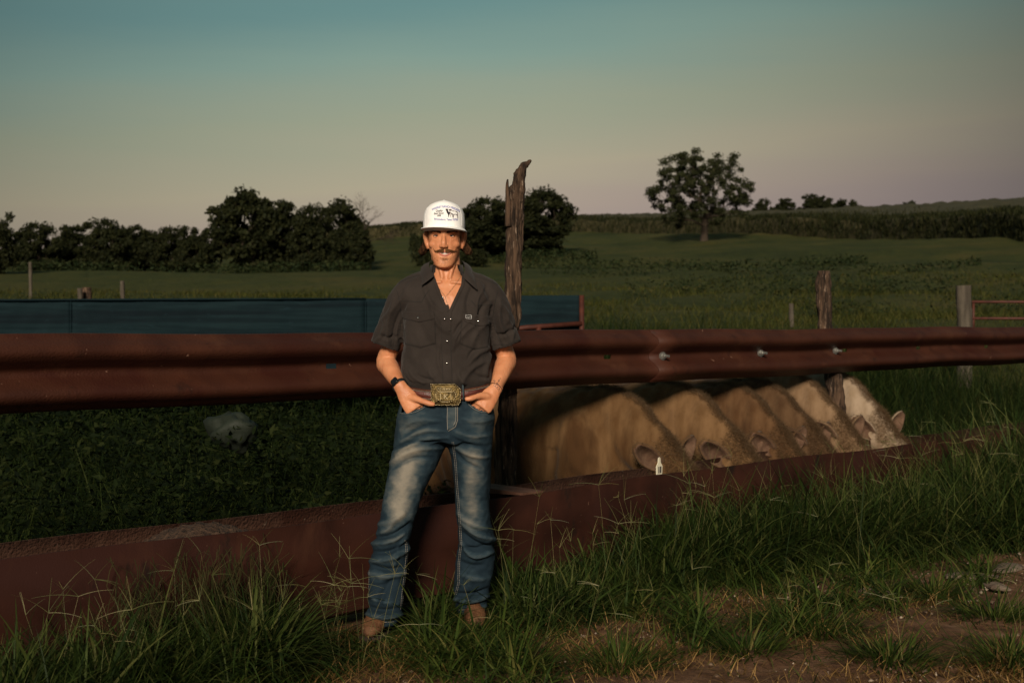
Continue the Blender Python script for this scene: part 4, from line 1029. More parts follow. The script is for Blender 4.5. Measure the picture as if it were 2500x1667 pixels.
# ---- cloth folds
def seg_fold(V, Nn, side, lines, Y=YM):
    """lines: (x0, y0, x1, y1, width px, height m) in photo coordinates; ridge if positive"""
    out = np.zeros(len(V)); f = (Nn[:, 1] * side < .25)
    # photo coordinates of every vertex
    dxp = (V[:, 0] / V[:, 1] * FPX + 1250) / KD; zz = (V[:, 2] - CAMZ) / V[:, 1]; dyp = (780 - zz * FPX) / KD
    for x0, y0, x1, y1, w, h in lines:
        ax, ay = x1 - x0, y1 - y0; L2 = ax * ax + ay * ay; t_ = np.clip(((dxp - x0) * ax + (dyp - y0) * ay) / L2, -.15, 1.15); bend = .10 * np.sin(t_ * np.pi) * math.sqrt(L2)
        px_ = x0 + ax * t_ + (-ay / math.sqrt(L2)) * bend; py_ = y0 + ay * t_ + (ax / math.sqrt(L2)) * bend
        d = np.hypot(dxp - px_, dyp - py_); env = np.clip(np.sin(np.pi * np.clip(t_ * .8 + .1, 0, 1)), 0, 1) ** .7
        out += 1.7 * h * np.exp(-(d / w) ** 2) * env
    return out * f

# ---- shirt
sh = MB()
sx0, sx1 = X_(1024), X_(1027)
T = [(1.585, 1026, .066, .064, .028), (1.565, 1026, .075, .075, .022), (1.545, 1026, .105, .082, .018), (1.525, 1026, .155, .092, .012), (1.50, 1026, .195, .100, .010), (1.47, 1026, .205, .108, .005), (1.42, 1027, .203, .118, -.002), (1.36, 1027, .196, .124, -.006), (1.30, 1026, .191, .124, -.006), (1.22, 1025, .192, .122, -.004), (1.15, 1025, .197, .124, -.004), (1.10, 1026, .198, .126, -.002), (1.082, 1027, .190, .119, 0), (1.066, 1028, .176, .106, 0), (1.03, 1028, .160, .098, 0)]
sh.hring([(X_(cx), YM + cy, z, rx, ry, 2.35) for z, cx, rx, ry, cy in T], 40)
def sleeve(pts, r, hem, rh):
    """from the neck over the shoulder to the open hem"""
    P = smoothpts([Vector(p) for p in pts] + [Vector(pts[-1]).lerp(hem, .5), hem], 5); n_ = len(P); rad = np.interp(np.linspace(0, 1, n_), np.linspace(0, 1, len(r) + 2), list(r) + [rh * 1.03, rh])
    rr = []; dep = Vector((0, 1, 0))
    def E(c, w, ax): acr = ax.cross(dep).normalized(); return [c + acr * (w * math.cos(2 * math.pi * j / 26)) + dep * (w * .96 * math.sin(2 * math.pi * j / 26)) for j in range(26)]
    for i in range(n_): rr.append(E(P[i], rad[i], (P[min(i + 1, n_ - 1)] - P[max(i - 1, 0)]).normalized()))
    ax = (P[-1] - P[-2]).normalized(); rr.append(E(hem - ax * .002, rh - .012, ax)); rr.append(E(hem - ax * .06, rh - .018, ax)); sh.rings(rr)
hL = S(883.5, 797, YM + .055); hR = S(1165, 796, YM + .055)
for sx, x0, x1, x2, hm in ((-1, 985, 940, 925, hL), (1, 1068, 1114, 1130, hR)):
    sleeve([(X_(x0), YM + .012, 1.532), (X_((x0 + x1) / 2), YM + .010, 1.508), (X_(x1), YM + .008, 1.480), (X_(x2), YM + .010, 1.435)], [.046, .058, .065, .068], hm, .066)
V, F = remesh(sh, .0058, 3)
Nn = vnormals(V, F)
folds = [(930, 700, 905, 800, 5, -.007), (918, 690, 890, 790, 4, .006), (880, 735, 905, 690, 5, .005), (862, 785, 885, 740, 4, .004), (873, 770, 912, 775, 4, -.005),
         (1133, 700, 1150, 800, 5, -.007), (1148, 690, 1165, 780, 5, .006), (1165, 740, 1150, 700, 5, .005), (1140, 770, 1185, 750, 4, -.005), (1178, 780, 1165, 735, 4, .004),
         (960, 640, 925, 690, 6, .004), (1100, 650, 1125, 700, 6, .005), (1108, 660, 1095, 730, 4, .005), (1085, 660, 1075, 720, 5, -.004), (1118, 690, 1100, 760, 5, -.005),
         (1075, 740, 1040, 800, 4, .006), (1095, 745, 1050, 790, 4, .005), (1068, 735, 1045, 770, 3, -.005), (1120, 740, 1085, 790, 5, .005), (1118, 800, 1070, 845, 7, .006), (1112, 830, 1062, 875, 6, .006), (1126, 815, 1118, 875, 5, .005), (1095, 800, 1075, 830, 4, -.005),
         (975, 660, 1010, 715, 5, .004), (990, 700, 1022, 760, 5, .004), (960, 730, 1000, 800, 8, -.003), (930, 830, 950, 875, 5, .005), (940, 845, 975, 878, 5, .006), (955, 862, 1000, 872, 4, -.005), (925, 850, 940, 880, 4, -.005), (985, 850, 1010, 880, 5, .005), (1052, 855, 1068, 882, 4, .005), (1090, 858, 1120, 868, 4, -.005), (1010, 790, 1016, 860, 4, .003), (930, 720, 925, 800, 6, -.004)]
dv = 1.8 * seg_fold(V, Nn, 1, folds) + .0028 * snoise(V, .12, 12, 3) + .0013 * snoise(V * [1, 1, .55], .045, 14, 2) + .0007 * snoise(V, .03, 13, 2)
V = V + Nn * dv[:, None]
shB = bvh(V, F)
# open the neck: V between the two plackets
dxp = (V[:, 0] / V[:, 1] * FPX + 1250) / KD; dyp = (780 - (V[:, 2] - CAMZ) / V[:, 1] * FPX) / KD
cx_, cy_ = dxp[F].mean(1), dyp[F].mean(1); yv = V[F][:, :, 1].mean(1)
def inV(x, y):
    l = np.interp(y, [596, 625, 650, 680, 716], [986, 992, 1004, 1016, 1030]); r = np.interp(y, [596, 625, 660, 690, 716], [1063, 1066, 1060, 1044, 1031])
    return (x > l - 3) & (x < r + 3) & (y < 716) & (y > 560)
cut = inV(cx_, cy_) & (yv < YM + .02)
cut |= (V[F][:, :, 2].mean(1) > 1.578)
shirt = mk('shirt', V, F[~cut], M['shirt'], person, o)
md = shirt.modifiers.new('s', 'SOLIDIFY'); md.thickness = .0022; md.offset = -1
# plackets down the front and round the V
def band(name, line, width, off, mat, parent, tree=shB, k=5):
    mb = MB(); strip(mb, line, width, tree, off, k=k, step=3); return mb.mk(name, mat, parent, o)
band('placket', [(1021, 700), (1022, 730), (1023, 770), (1026, 830), (1028, 880)], 19, .003, M['shirt'], shirt)
band('placket_edge', [(988, 618), (1000, 652), (1012, 682), (1027, 716)], 8, .004, M['shirt'], shirt)
band('placket_edge', [(1066, 622), (1063, 655), (1048, 686), (1034, 716), (1032, 760)], 8, .004, M['shirt'], shirt)
sm_ = MB()
for l in ([(1014, 745), (1015, 800), (1018, 880)], [(1036, 745), (1036, 800), (1039, 880)], [(912, 668), (920, 700), (921, 735), (918, 765)], [(1143, 668), (1136, 700), (1130, 740), (1126, 765)],
          [(922, 691), (968, 694), (978, 676), (987, 665)], [(1132, 700), (1092, 702), (1082, 690)], [(905, 655), (935, 640), (965, 632)], [(1150, 656), (1110, 640), (1090, 634)],
          [(855, 783), (885, 793), (917, 794)], [(1133, 792), (1165, 792), (1196, 779)]): strip(sm_, l, 1.5, shB, .0014, k=3, step=2)
sm_.mk('seams', M['seam'], shirt, o)
sm_ = MB()
# pockets with pointed flaps
P1 = patch('pocket', [(925, 722), (998, 722)], [(931, 790), (966, 799), (1001, 789)], 16, 14, shB, .0018, M['shirt'], shirt, o)
P2 = patch('pocket', [(1062, 725), (1128, 735)], [(1057, 790), (1090, 803), (1120, 797)], 16, 14, shB, .0018, M['shirt'], shirt, o)
patch('pocket_flap', [(922, 714), (997, 716)], [(924, 731), (963, 741), (998, 733)], 16, 6, shB, .0042, M['shirt'], shirt, o)
patch('pocket_flap', [(1062, 719), (1129, 726)], [(1066, 738), (1099, 750), (1129, 745)], 16, 6, shB, .0042, M['shirt'], shirt, o)
for l in ([(924, 723), (924, 731), (963, 741), (998, 733), (997, 716), (922, 714)], [(1063, 721), (1066, 738), (1099, 750), (1129, 745), (1129, 726)], [(926, 742), (931, 790), (966, 799), (1001, 789), (999, 735)], [(1060, 740), (1057, 790), (1090, 803), (1119, 797)]): strip(sm_, l, 1.3, shB, .0030, k=3, step=2)
tag(sm_.mk('pocket_seams', M['seam'], shirt, o), kind='stuff')
def snap(dx, dy, off=.004):
    h, nn_, d = hit(shB, dx, dy); c = h - d * off; MB().ball(tuple(c), (.0042, .0025, .0042), 10, 7).mk('snap', M['snap'], shirt, o)
for dx, dy in ((1021.5, 732), (1036, 733), (1026, 783), (1026.5, 834), (960, 730), (1098, 738), (1017, 684)): snap(dx, dy, .006)
# small white bordered badge on the pocket
lb = patch('badge', [(1070, 723), (1083, 724)], [(1070, 731), (1083, 732)], 3, 2, shB, .0055, M['seam'], shirt, o)
mb = MB()
for l in ([(1070, 723), (1083, 724), (1083, 732), (1070, 731), (1070, 723)],): strip(mb, l, 1.0, shB, .0068, k=3, step=1.5)
for l in ([(1072, 727), (1075, 727.3), (1076.5, 729.3), (1078, 727.5), (1081, 727.8)], ): strip(mb, l, 1.3, shB, .0068, k=3, step=1)
mb.mk('badge_mark', M['white'], lb, o)
# collar
def collar(pts_top, pts_bot, name='collar'):
    V = []; F = []; n_ = 14
    for j in range(7):
        t_ = j / 6
        for i in range(n_ + 1):
            a_ = interp(pts_top, i / n_); c_ = interp(pts_bot, i / n_)
            p = S(a_[0] + (c_[0] - a_[0]) * t_, a_[1] + (c_[1] - a_[1]) * t_, YM + a_[2] + (c_[2] - a_[2]) * t_)
            p.y -= .008 * math.sin(t_ * math.pi); V.append(p)
    k = n_ + 1; F = [(j * k + i, (j + 1) * k + i, (j + 1) * k + i + 1, j * k + i + 1) for j in range(6) for i in range(n_)]
    ob = mk(name, V, F, M['shirt'], shirt, o); md = ob.modifiers.new('s', 'SOLIDIFY'); md.thickness = .003; ms = ob.modifiers.new('b', 'SUBSURF'); ms.levels = 1; ms.render_levels = 1; return ob
collar([(996, 598, .075), (986, 601, .045), (985, 610, -.005), (989, 620, -.05), (997, 634, -.085)], [(975, 606, .08), (966, 614, .045), (965, 630, -.02), (969, 645, -.075), (966, 657, -.105)])
collar([(1056, 598, .075), (1063, 601, .045), (1066, 610, -.005), (1067, 622, -.05), (1066, 640, -.085)], [(1072, 606, .08), (1083, 616, .045), (1089, 634, -.02), (1091, 648, -.075), (1097, 668, -.105)])
# inner collar stand behind the neck
mb = MB(); mb.hring([(X_(1025), YM + .028, 1.555, .077, .075), (X_(1025), YM + .030, 1.598, .071, .068), (X_(1025), YM + .030, 1.598, .066, .063), (X_(1025), YM + .028, 1.555, .070, .068)], 30, cap=False)
VV = np.array(mb.V); FF = [f for f in mb.F if VV[list(f)][:, 1].mean() > YM - .015]; mk('collar_stand', VV, FF, M['shirt'], shirt, o)
# ---- necklace
mb = MB(); ln = [(993, 640), (1003, 655), (1014, 670), (1023, 681)]; rn = [(1062, 628), (1052, 645), (1038, 664), (1024, 681)]; dn = [(1023, 681), (1025, 690), (1028, 700)]
for l in (ln, rn, dn):
    L = sum(math.dist(a, b_) for a, b_ in zip(l, l[1:])); n_ = int(L / 1.6)
    for i in range(n_):
        p = interp(l, i / n_); h, _, d = hit(skinBVH, *p)
        if h is not None: mb.ball(tuple(h - d * .0025), .0013, 6, 4)
h, _, d = hit(skinBVH, 1026, 703); mb.ball(tuple(h - d * .003), (.004, .002, .006), 8, 6)
mb.mk('necklace', M['silver'], person, o)

# ---- jeans
jn = MB()
def legring(rows): return [((xa + xb) / 2, yc_, z, abs(xb - xa) / 2, ry, 2.2) for xa, xb, yc_, z, ry in rows]
def row(dy, xo, xi, yo, ry):
    a_, c_ = S(xo, dy, YM + yo), S(xi, dy, YM + yo); return (a_.x, c_.x, YM + yo, a_.z, ry)
hip = legring([row(900, 932, 1122, 0, .105), row(915, 925, 1127, 0, .110), row(930, 920, 1130, 0, .116), row(950, 916, 1131, 0, .122), row(975, 911, 1132, 0, .126), row(1000, 906, 1133, 0, .126), row(1015, 906, 1132, 0, .115)])
jn.hring(hip, 44)
jn.hring(legring([row(985, 909, 1040, .0, .108), row(1015, 905, 1028, .0, .112), row(1050, 899, 1012, -.008, .104), row(1100, 889, 988, -.018, .096), row(1150, 880, 966, -.028, .088), row(1200, 871, 949, -.038, .082), row(1245, 859, 941, -.045, .080), row(1290, 849, 936, -.055, .078), row(1340, 846, 930, -.065, .074), row(1385, 845, 925, -.075, .072), row(1415, 842, 922, -.078, .074), row(1434, 836, 912, -.080, .076),
    row(1433.5, 841, 907, -.080, .068), row(1405, 852, 910, -.078, .058)]), 34)
jn.hring(legring([row(985, 1012, 1132, .01, .108), row(1015, 1024, 1132, .02, .112), row(1050, 1036, 1129, .035, .106), row(1100, 1042, 1126, .06, .098), row(1150, 1046, 1124, .085, .090), row(1195, 1050, 1127, .105, .086), row(1240, 1052, 1138, .125, .084), row(1275, 1048, 1136, .145, .080), row(1320, 1043, 1131, .165, .076), row(1360, 1042, 1124, .185, .074), row(1388, 1046, 1120, .195, .074), row(1404, 1050, 1117, .20, .074),
    row(1403.5, 1055, 1112, .20, .066), row(1380, 1064, 1105, .19, .056)]), 34)
V, F = remesh(jn, .0062, 3)
Nn = vnormals(V, F)
jf = [ # thighs: whiskers running out from the crotch
 (1020, 990, 925, 1012, 4, .006), (1022, 1005, 918, 1040, 5, .007), (1015, 1020, 905, 1030, 4, -.006), (1010, 1030, 900, 1062, 5, .006), (990, 1050, 905, 1075, 4, -.005), (1000, 965, 925, 985, 4, .004), (1005, 975, 935, 1000, 4, -.005),
 (1035, 985, 1120, 1000, 4, .004), (1040, 1005, 1115, 1025, 5, -.005), (1045, 1025, 1120, 1050, 5, .005), (1048, 1040, 1100, 1075, 4, -.004), (1060, 960, 1120, 965, 4, .004),
 # left knee
 (868, 1205, 925, 1180, 7, .008), (862, 1235, 940, 1205, 5, -.011), (855, 1250, 925, 1228, 5, .010), (856, 1268, 935, 1248, 5, -.010), (850, 1290, 935, 1262, 6, .010), (858, 1300, 920, 1305, 5, -.011), (850, 1318, 928, 1318, 6, .008), (930, 1240, 905, 1300, 5, .006), (876, 1225, 905, 1200, 4, .006),
 (905, 1330, 870, 1400, 8, -.007), (845, 1395, 915, 1398, 5, -.010), (842, 1412, 922, 1412, 5, .010), (845, 1423, 915, 1424, 3, -.007), (848, 1370, 900, 1385, 5, .005), (850, 1345, 900, 1335, 5, -.004),
 # right knee
 (1052, 1180, 1118, 1215, 6, .006), (1060, 1200, 1138, 1240, 5, .009), (1060, 1225, 1132, 1258, 6, -.011), (1065, 1258, 1136, 1252, 5, -.010), (1060, 1250, 1100, 1280, 5, .008), (1075, 1275, 1130, 1268, 5, .008), (1055, 1290, 1110, 1300, 6, -.006), (1048, 1210, 1052, 1260, 4, -.006),
 (1048, 1365, 1118, 1355, 5, -.010), (1045, 1378, 1120, 1370, 5, .010), (1050, 1388, 1115, 1384, 3, -.009), (1070, 1395, 1115, 1393, 3, .005), (1060, 1320, 1120, 1330, 6, .004)]
dv = 1.25 * seg_fold(V, Nn, 1, jf) + .0032 * snoise(V, .13, 22, 3) + .0008 * snoise(V, .035, 23, 2)
# bulge of the hands in the pockets
dxp = (V[:, 0] / V[:, 1] * FPX + 1250) / KD; dyp = (780 - (V[:, 2] - CAMZ) / V[:, 1] * FPX) / KD
fr = Nn[:, 1] < .2
dv += fr * (.024 * np.exp(-((dxp - 948) / 26) ** 2 - ((dyp - 960) / 22) ** 2) + .024 * np.exp(-((dxp - 1110) / 24) ** 2 - ((dyp - 958) / 22) ** 2))
V = V + Nn * dv[:, None]
# pocket mouths: drop the faces where the hand goes in
cx_, cy_ = dxp[F].mean(1), dyp[F].mean(1); ny = Nn[F][:, :, 1].mean(1)
jeB = bvh(V, F)
cutp = (ny < .1) & (((cy_ < np.interp(cx_, [915, 930, 955, 975, 990], [947, 947, 943, 932, 918])) & (cx_ < 985) & (cx_ > 925)) | ((cy_ < np.interp(cx_, [1072, 1085, 1100, 1120, 1135], [918, 933, 943, 946, 945])) & (cx_ > 1078) & (cx_ < 1122))) & (cy_ > 905)
cutp |= False
jeans = mk('jeans', V, F[~cutp], None, person, o)
fade = np.zeros(len(V))
for cx, cy, rx, ry, a_ in ((945, 1050, 34, 34, .75), (928, 1110, 34, 60, 1.0), (912, 1165, 26, 36, .8), (905, 1225, 24, 18, .5), (1085, 1050, 26, 40, .55), (1085, 1110, 24, 60, .7), (1085, 1175, 20, 40, .65), (955, 985, 40, 16, .35), (1095, 985, 24, 20, .2), (880, 1330, 22, 30, .18), (1095, 1300, 24, 30, .15)):
    fade += a_ * np.exp(-((dxp - cx) / rx) ** 2 - ((dyp - cy) / ry) ** 2)
# worn lines stand on the raised folds
fade = np.clip(fade * .85, 0, 1.0) * fr + np.clip(dv * 45, -.25, .30) * fr
at = jeans.data.attributes.new('fade', 'FLOAT', 'POINT'); at.data.foreach_set('value', fade.astype(np.float32))
m = bpy.data.materials.new('denim'); m.use_nodes = True; t = m.node_tree; bs_ = t.nodes['Principled BSDF']; bs_.inputs['Roughness'].default_value = .85; bs_.inputs['Specular IOR Level'].default_value = .2
an = N(t, 'ShaderNodeAttribute'); an.attribute_name = 'fade'; tcn = N(t, 'ShaderNodeTexCoord')
n1 = N(t, 'ShaderNodeTexNoise'); n1.inputs['Scale'].default_value = 30; n1.inputs['Detail'].default_value = 8; mpn = N(t, 'ShaderNodeMapping'); mpn.inputs['Scale'].default_value = (1, 1, 1.8)
t.links.new(tcn.outputs['Object'], mpn.inputs[0]); t.links.new(mpn.outputs[0], n1.inputs['Vector'])
ma_ = N(t, 'ShaderNodeMath', operation='MULTIPLY_ADD'); ma_.inputs[1].default_value = .55; t.links.new(n1.outputs['Fac'], ma_.inputs[0]); sb = N(t, 'ShaderNodeMath', operation='SUBTRACT'); sb.inputs[1].default_value = .25
t.links.new(an.outputs['Fac'], sb.inputs[0]); t.links.new(sb.outputs[0], ma_.inputs[2])
rr_ = N(t, 'ShaderNodeValToRGB'); e = rr_.color_ramp.elements; e[0].position = 0; e[0].color = (.007, .017, .026, 1); e[1].position = 1; e[1].color = (.20, .18, .145, 1)
for p_, c_ in ((.28, (.017, .033, .044)), (.52, (.050, .064, .068)), (.78, (.118, .116, .102))): x = e.new(p_); x.color = c_ + (1,)
t.links.new(ma_.outputs[0], rr_.inputs[0]); t.links.new(rr_.outputs[0], bs_.inputs['Base Color'])
wv = N(t, 'ShaderNodeTexNoise'); wv.inputs['Scale'].default_value = 500; bn_ = N(t, 'ShaderNodeBump'); bn_.inputs['Strength'].default_value = .3; bn_.inputs['Distance'].default_value = .004
t.links.new(tcn.outputs['Object'], wv.inputs['Vector']); t.links.new(wv.outputs['Fac'], bn_.inputs['Height']); t.links.new(bn_.outputs[0], bs_.inputs['Normal'])
M['denim'] = m; jeans.data.materials.append(m)
def jpatch(name, top, bot, ns, n2, off):
    ob = patch(name, top, bot, ns, n2, jeB, off, m, jeans, o); a_ = ob.data.attributes.new('fade', 'FLOAT', 'POINT'); a_.data.foreach_set('value', np.full(len(ob.data.vertices), .42, np.float32)); return ob
jpatch('fly', [(1026, 918), (1052, 918)], [(1027, 988), (1040, 985), (1048, 972)], 6, 14, .003)
def jband(name, line, w, off, fv=.45):
    mb = MB(); strip(mb, line, w, jeB, off, k=5, step=2.5); ob = mb.mk(name, m, jeans, o); a_ = ob.data.attributes.new('fade', 'FLOAT', 'POINT'); a_.data.foreach_set('value', np.full(len(ob.data.vertices), fv, np.float32)); return ob
pmL = [(919, 949), (935, 950), (955, 946), (972, 937), (984, 926), (990, 918)]; pmR = [(1070, 918), (1078, 930), (1090, 940), (1105, 946), (1122, 947), (1129, 945)]
jband('pocket_edge', pmL, 4.5, .005, .3); jband('pocket_edge', pmR, 4.5, .005, .35)
st = MB()
for l in (pmL, pmR, [(1028, 930), (1027, 960), (1028, 987)], [(1051, 925), (1051, 965), (1046, 980), (1030, 990)], [(1047, 925), (1047, 965), (1042, 976)]): strip(st, l, 1.2, jeB, .0066, k=3, step=2)
dash = [[(1040, 1015), (1046, 1060), (1049, 1110), (1053, 1160), (1056, 1200), (1059, 1245), (1054, 1290), (1053, 1340), (1046, 1366)], [(932, 1240), (935, 1275), (930, 1320), (924, 1370), (922, 1400)], [(846, 1300), (845, 1350), (843, 1400)]]
for l in dash:
    L = sum(math.dist(a, b_) for a, b_ in zip(l, l[1:])); n_ = int(L / 4)
    for i in range(n_):
        for dxx in (-1.8, 1.8):
            p, q_ = interp(l, i / n_), interp(l, (i + .6) / n_); strip(st, [(p[0] + dxx, p[1]), (q_[0] + dxx, q_[1])], .9, jeB, .0022, k=3, step=2)
for l in ([(838, 1430), (870, 1429), (905, 1427)], [(1052, 1400), (1085, 1399), (1114, 1397)]): strip(st, l, 1.0, jeB, .003, k=3, step=2)
tag(st.mk('stitching', M['stitch'], jeans, o), kind='stuff')
# ---- belt
def belt_ring(name, h, off, mat, par, zoff=0):
    mb = MB(); n_ = 60; rr = []
    for i in range(n_):
        a_ = 2 * math.pi * i / n_; c, si = math.cos(a_), math.sin(a_); e_ = 2.3
        bx = (.187 + off) * math.copysign(abs(c) ** (2 / e_), c); by = (.117 + off) * math.copysign(abs(si) ** (2 / e_), si)
        z = 1.052 + .020 * (si) + .004 * c + .012 * abs(c) + zoff; ce = Vector((X_(1027) + bx, YM + by, z)); nrm = Vector((c, si, 0)).normalized()
        rr.append([ce + nrm * .002 + Vector((0, 0, h)), ce + nrm * .004, ce + nrm * .002 - Vector((0, 0, h)), ce - nrm * .003 - Vector((0, 0, h)), ce - nrm * .003 + Vector((0, 0, h))])
    V = [p for r in rr for p in r]; F = [(i * 5 + j, ((i + 1) % n_) * 5 + j, ((i + 1) % n_) * 5 + (j + 1) % 5, i * 5 + (j + 1) % 5) for i in range(n_) for j in range(5)]
    return mk(name, V, F, mat, par, o)
belt = belt_ring('belt', .023, .003, M['leather'], person)
for zz in (.0185, -.0185): belt_ring('belt_edging', .0032, .0068, M['leatheredge'], belt, zz)
for zz in (.0145, -.0145): belt_ring('belt_stitching', .0007, .0075, M['stitch'], belt, zz)
bc = S(1024, 906, YM - .138); bw, bh = .0645, .0465
def bk(x, z, y=0): return bc + Vector((x, -y + .012 * (x / .065) ** 2, z))
outl = [(-bw, -bh), (bw * .85, -bh), (bw, -bh * .7), (bw, bh * .5), (bw * .62, bh), (-bw, bh)]
mb = MB(); mb.rings([[bk(x * s_, z * s_, y) for x, z in outl] for y, s_ in ((0, 1), (.006, 1), (.008, .93), (.006, .90), (.007, .5), (.007, .01))]); buckle = mb.mk('belt_buckle', M['gold'], person, o, False)
mb = MB()
for (a_, c_) in zip(outl, outl[1:] + outl[:1]):
    L = math.dist(a_, c_); n_ = max(1, round(L / .0062))
    for i in range(n_): f = i / n_; x, z = (a_[0] + (c_[0] - a_[0]) * f) * .965, (a_[1] + (c_[1] - a_[1]) * f) * .955; mb.ball(tuple(bk(x, z, .0075)), (.0033, .0028, .0024), 7, 5)
mb.mk('rope_edge', M['silver'], buckle, o)
V1, F1 = text_mesh('KT Cattle', .0155); mb = MB()
mb.add([bk(v.x - .004, v.y + .020, .0105) for v in V1], F1)
V1, F1 = text_mesh('K', .030); mb.add([bk(v.x + .000, v.y - .018, .0105) for v in V1], F1)
mb.box(tuple(bk(.0, .0125, .009)), (.028, .0015, .0014)); mb.box(tuple(bk(-.004, -.030, .009)), (.014, .0014, .0012)); mb.box(tuple(bk(-.022, -.008, .009)), (.0012, .0012, .014)); mb.box(tuple(bk(.022, -.010, .009)), (.0012, .0012, .012))
for k_ in range(26): a_ = k_ / 26 * 6.28; mb.ball(tuple(bk(.043 * math.cos(a_), .028 * math.sin(a_) - .004, .008)), (.0022, .0016, .0016), 6, 4)
mb.mk('buckle_lettering', M['silver'], buckle, o, False)
mb = MB()   # belt loop beside the buckle
mb.tube([S(1063, 884, YM - .122), S(1064, 900, YM - .126), S(1065, 918, YM - .120)], .0045, 6)
lp = mb.mk('belt_loop', m, jeans, o); a_ = lp.data.attributes.new('fade', 'FLOAT', 'POINT'); a_.data.foreach_set('value', np.full(len(lp.data.vertices), .4, np.float32))
# ---- watch on his right wrist
ax = (elL - wrL).normalized(); wc = wrL + ax * .018; sd_ = ax.cross(Vector((0, 1, 0))).normalized(); dp = ax.cross(sd_).normalized(); mb = MB()
rr = []
for u_ in (-.011, -.011, .011, .011):
    r_ = .0345 if len(rr) in (1, 2) else .031; rr.append([wc + ax * u_ + sd_ * (r_ * math.cos(a_)) + dp * (r_ * .82 * math.sin(a_)) for a_ in np.linspace(0, 2 * math.pi, 24, endpoint=False)])
mb.rings(rr); ws = mb.mk('watch_strap', M['strap'], person, o)
fn = (dp * (-1 if dp.y > 0 else 1) * .86 - Vector((.25, 0, 0))).normalized(); fx = ax.cross(fn).normalized(); R3 = Matrix((fx, ax, fn)).transposed()
mb = MB(); rr = []
for dz_, s_ in ((-.004, .96), (.0, 1), (.004, .98), (.0065, .88), (.007, .6)):
    rr.append([wc + fn * (.031 + dz_) + R3 @ Vector((.0175 * s_ * math.copysign(abs(math.cos(a_)) ** .5, math.cos(a_)), .020 * s_ * math.copysign(abs(math.sin(a_)) ** .5, math.sin(a_)), 0)) for a_ in np.linspace(0, 2 * math.pi, 24, endpoint=False)])
mb.rings(rr); mb.mk('watch_case', M['watch'], person, o)
# ---- tattoo and cord on his left wrist
mb = MB()
for (cx, cy, r_) in ((1138, 878, 3), (1143, 881, 2.5), (1141, 887, 3), (1136, 884, 2.2), (1146, 874, 2), (1144, 891, 3), (1135, 874, 1.6)):
    strip(mb, [(cx + r_ * math.cos(a_) * 1.0, cy + r_ * math.sin(a_)) for a_ in np.linspace(0, 5.2, 12)], .7, skinBVH, .0008, k=2, step=1)
strip(mb, [(1150, 868), (1142, 880), (1149, 890), (1145, 898)], .7, skinBVH, .0008, k=2, step=1)
mb.mk('tattoo', M['ink2'], person, o, False)
mb = MB(); axr = (elR - wrR).normalized(); s2 = axr.cross(Vector((0, 1, 0))).normalized(); d2 = axr.cross(s2)
pts = [wrR + s2 * (.0315 * math.cos(a_)) + d2 * (.030 * math.sin(a_)) + axr * (.006 * math.cos(a_)) for a_ in np.linspace(0, 2 * math.pi, 28)]; mb.tube(pts, .0011, 6); mb.mk('cord_bracelet', M['strap'], person, o)
# ---- boots
def boot(dx, dy, YB, yaw, lab):
    p = S(dx, dy, YB); z0 = H(p.x, YB) + .0; mb = MB(); Rz = Matrix.Rotation(yaw, 3, 'Z')
    spec = [(.105, .032, .03, .050), (.08, .050, .044, .050), (.03, .062, .060, .047), (-.02, .075, .060, .044), (-.06, .072, .052, .047), (-.11, .052, .038, .050), (-.15, .043, .030, .044), (-.178, .037, .024, .030), (-.19, .033, .012, .012)]
    rr = []
    for (y, cz, hh, hw) in spec:
        rr.append([Vector((p.x, YB, z0)) + Rz @ Vector((hw * math.copysign(abs(math.cos(a_)) ** .8, math.cos(a_)), y, max(.012, cz + hh * math.sin(a_)))) for a_ in np.linspace(0, 2 * math.pi, 22, endpoint=False)])
    mb.rings(rr); mb.tube([Vector((p.x, YB + .045, z0 + .07)), Vector((p.x, YB + .05, z0 + .20))], [.046, .044], 18)
    bt = mb.mk('boot', M['boot'], person, o); sb_ = MB(); ol = [(.045 * s_, y) for s_, y in ((.6, .11), (1, .07), (.85, 0), (1.05, -.06), (1.15, -.11), (.9, -.165), (.35, -.195), (-.35, -.195), (-.9, -.165), (-1.15, -.11), (-1.05, -.06), (-.85, 0), (-1, .07), (-.6, .11))]
    sb_.rings([[Vector((p.x, YB, z0 + zz)) + Rz @ Vector((x * 1.08, y * 1.03, 0)) for x, y in ol] for zz in (-.003, .014)]); sb_.mk('sole', M['sole'], bt, o)
    sb_ = MB(); strip
boot(878, 1447, 6.17, -.25, 'l'); boot(1086, 1418, 6.42, .12, 'r')

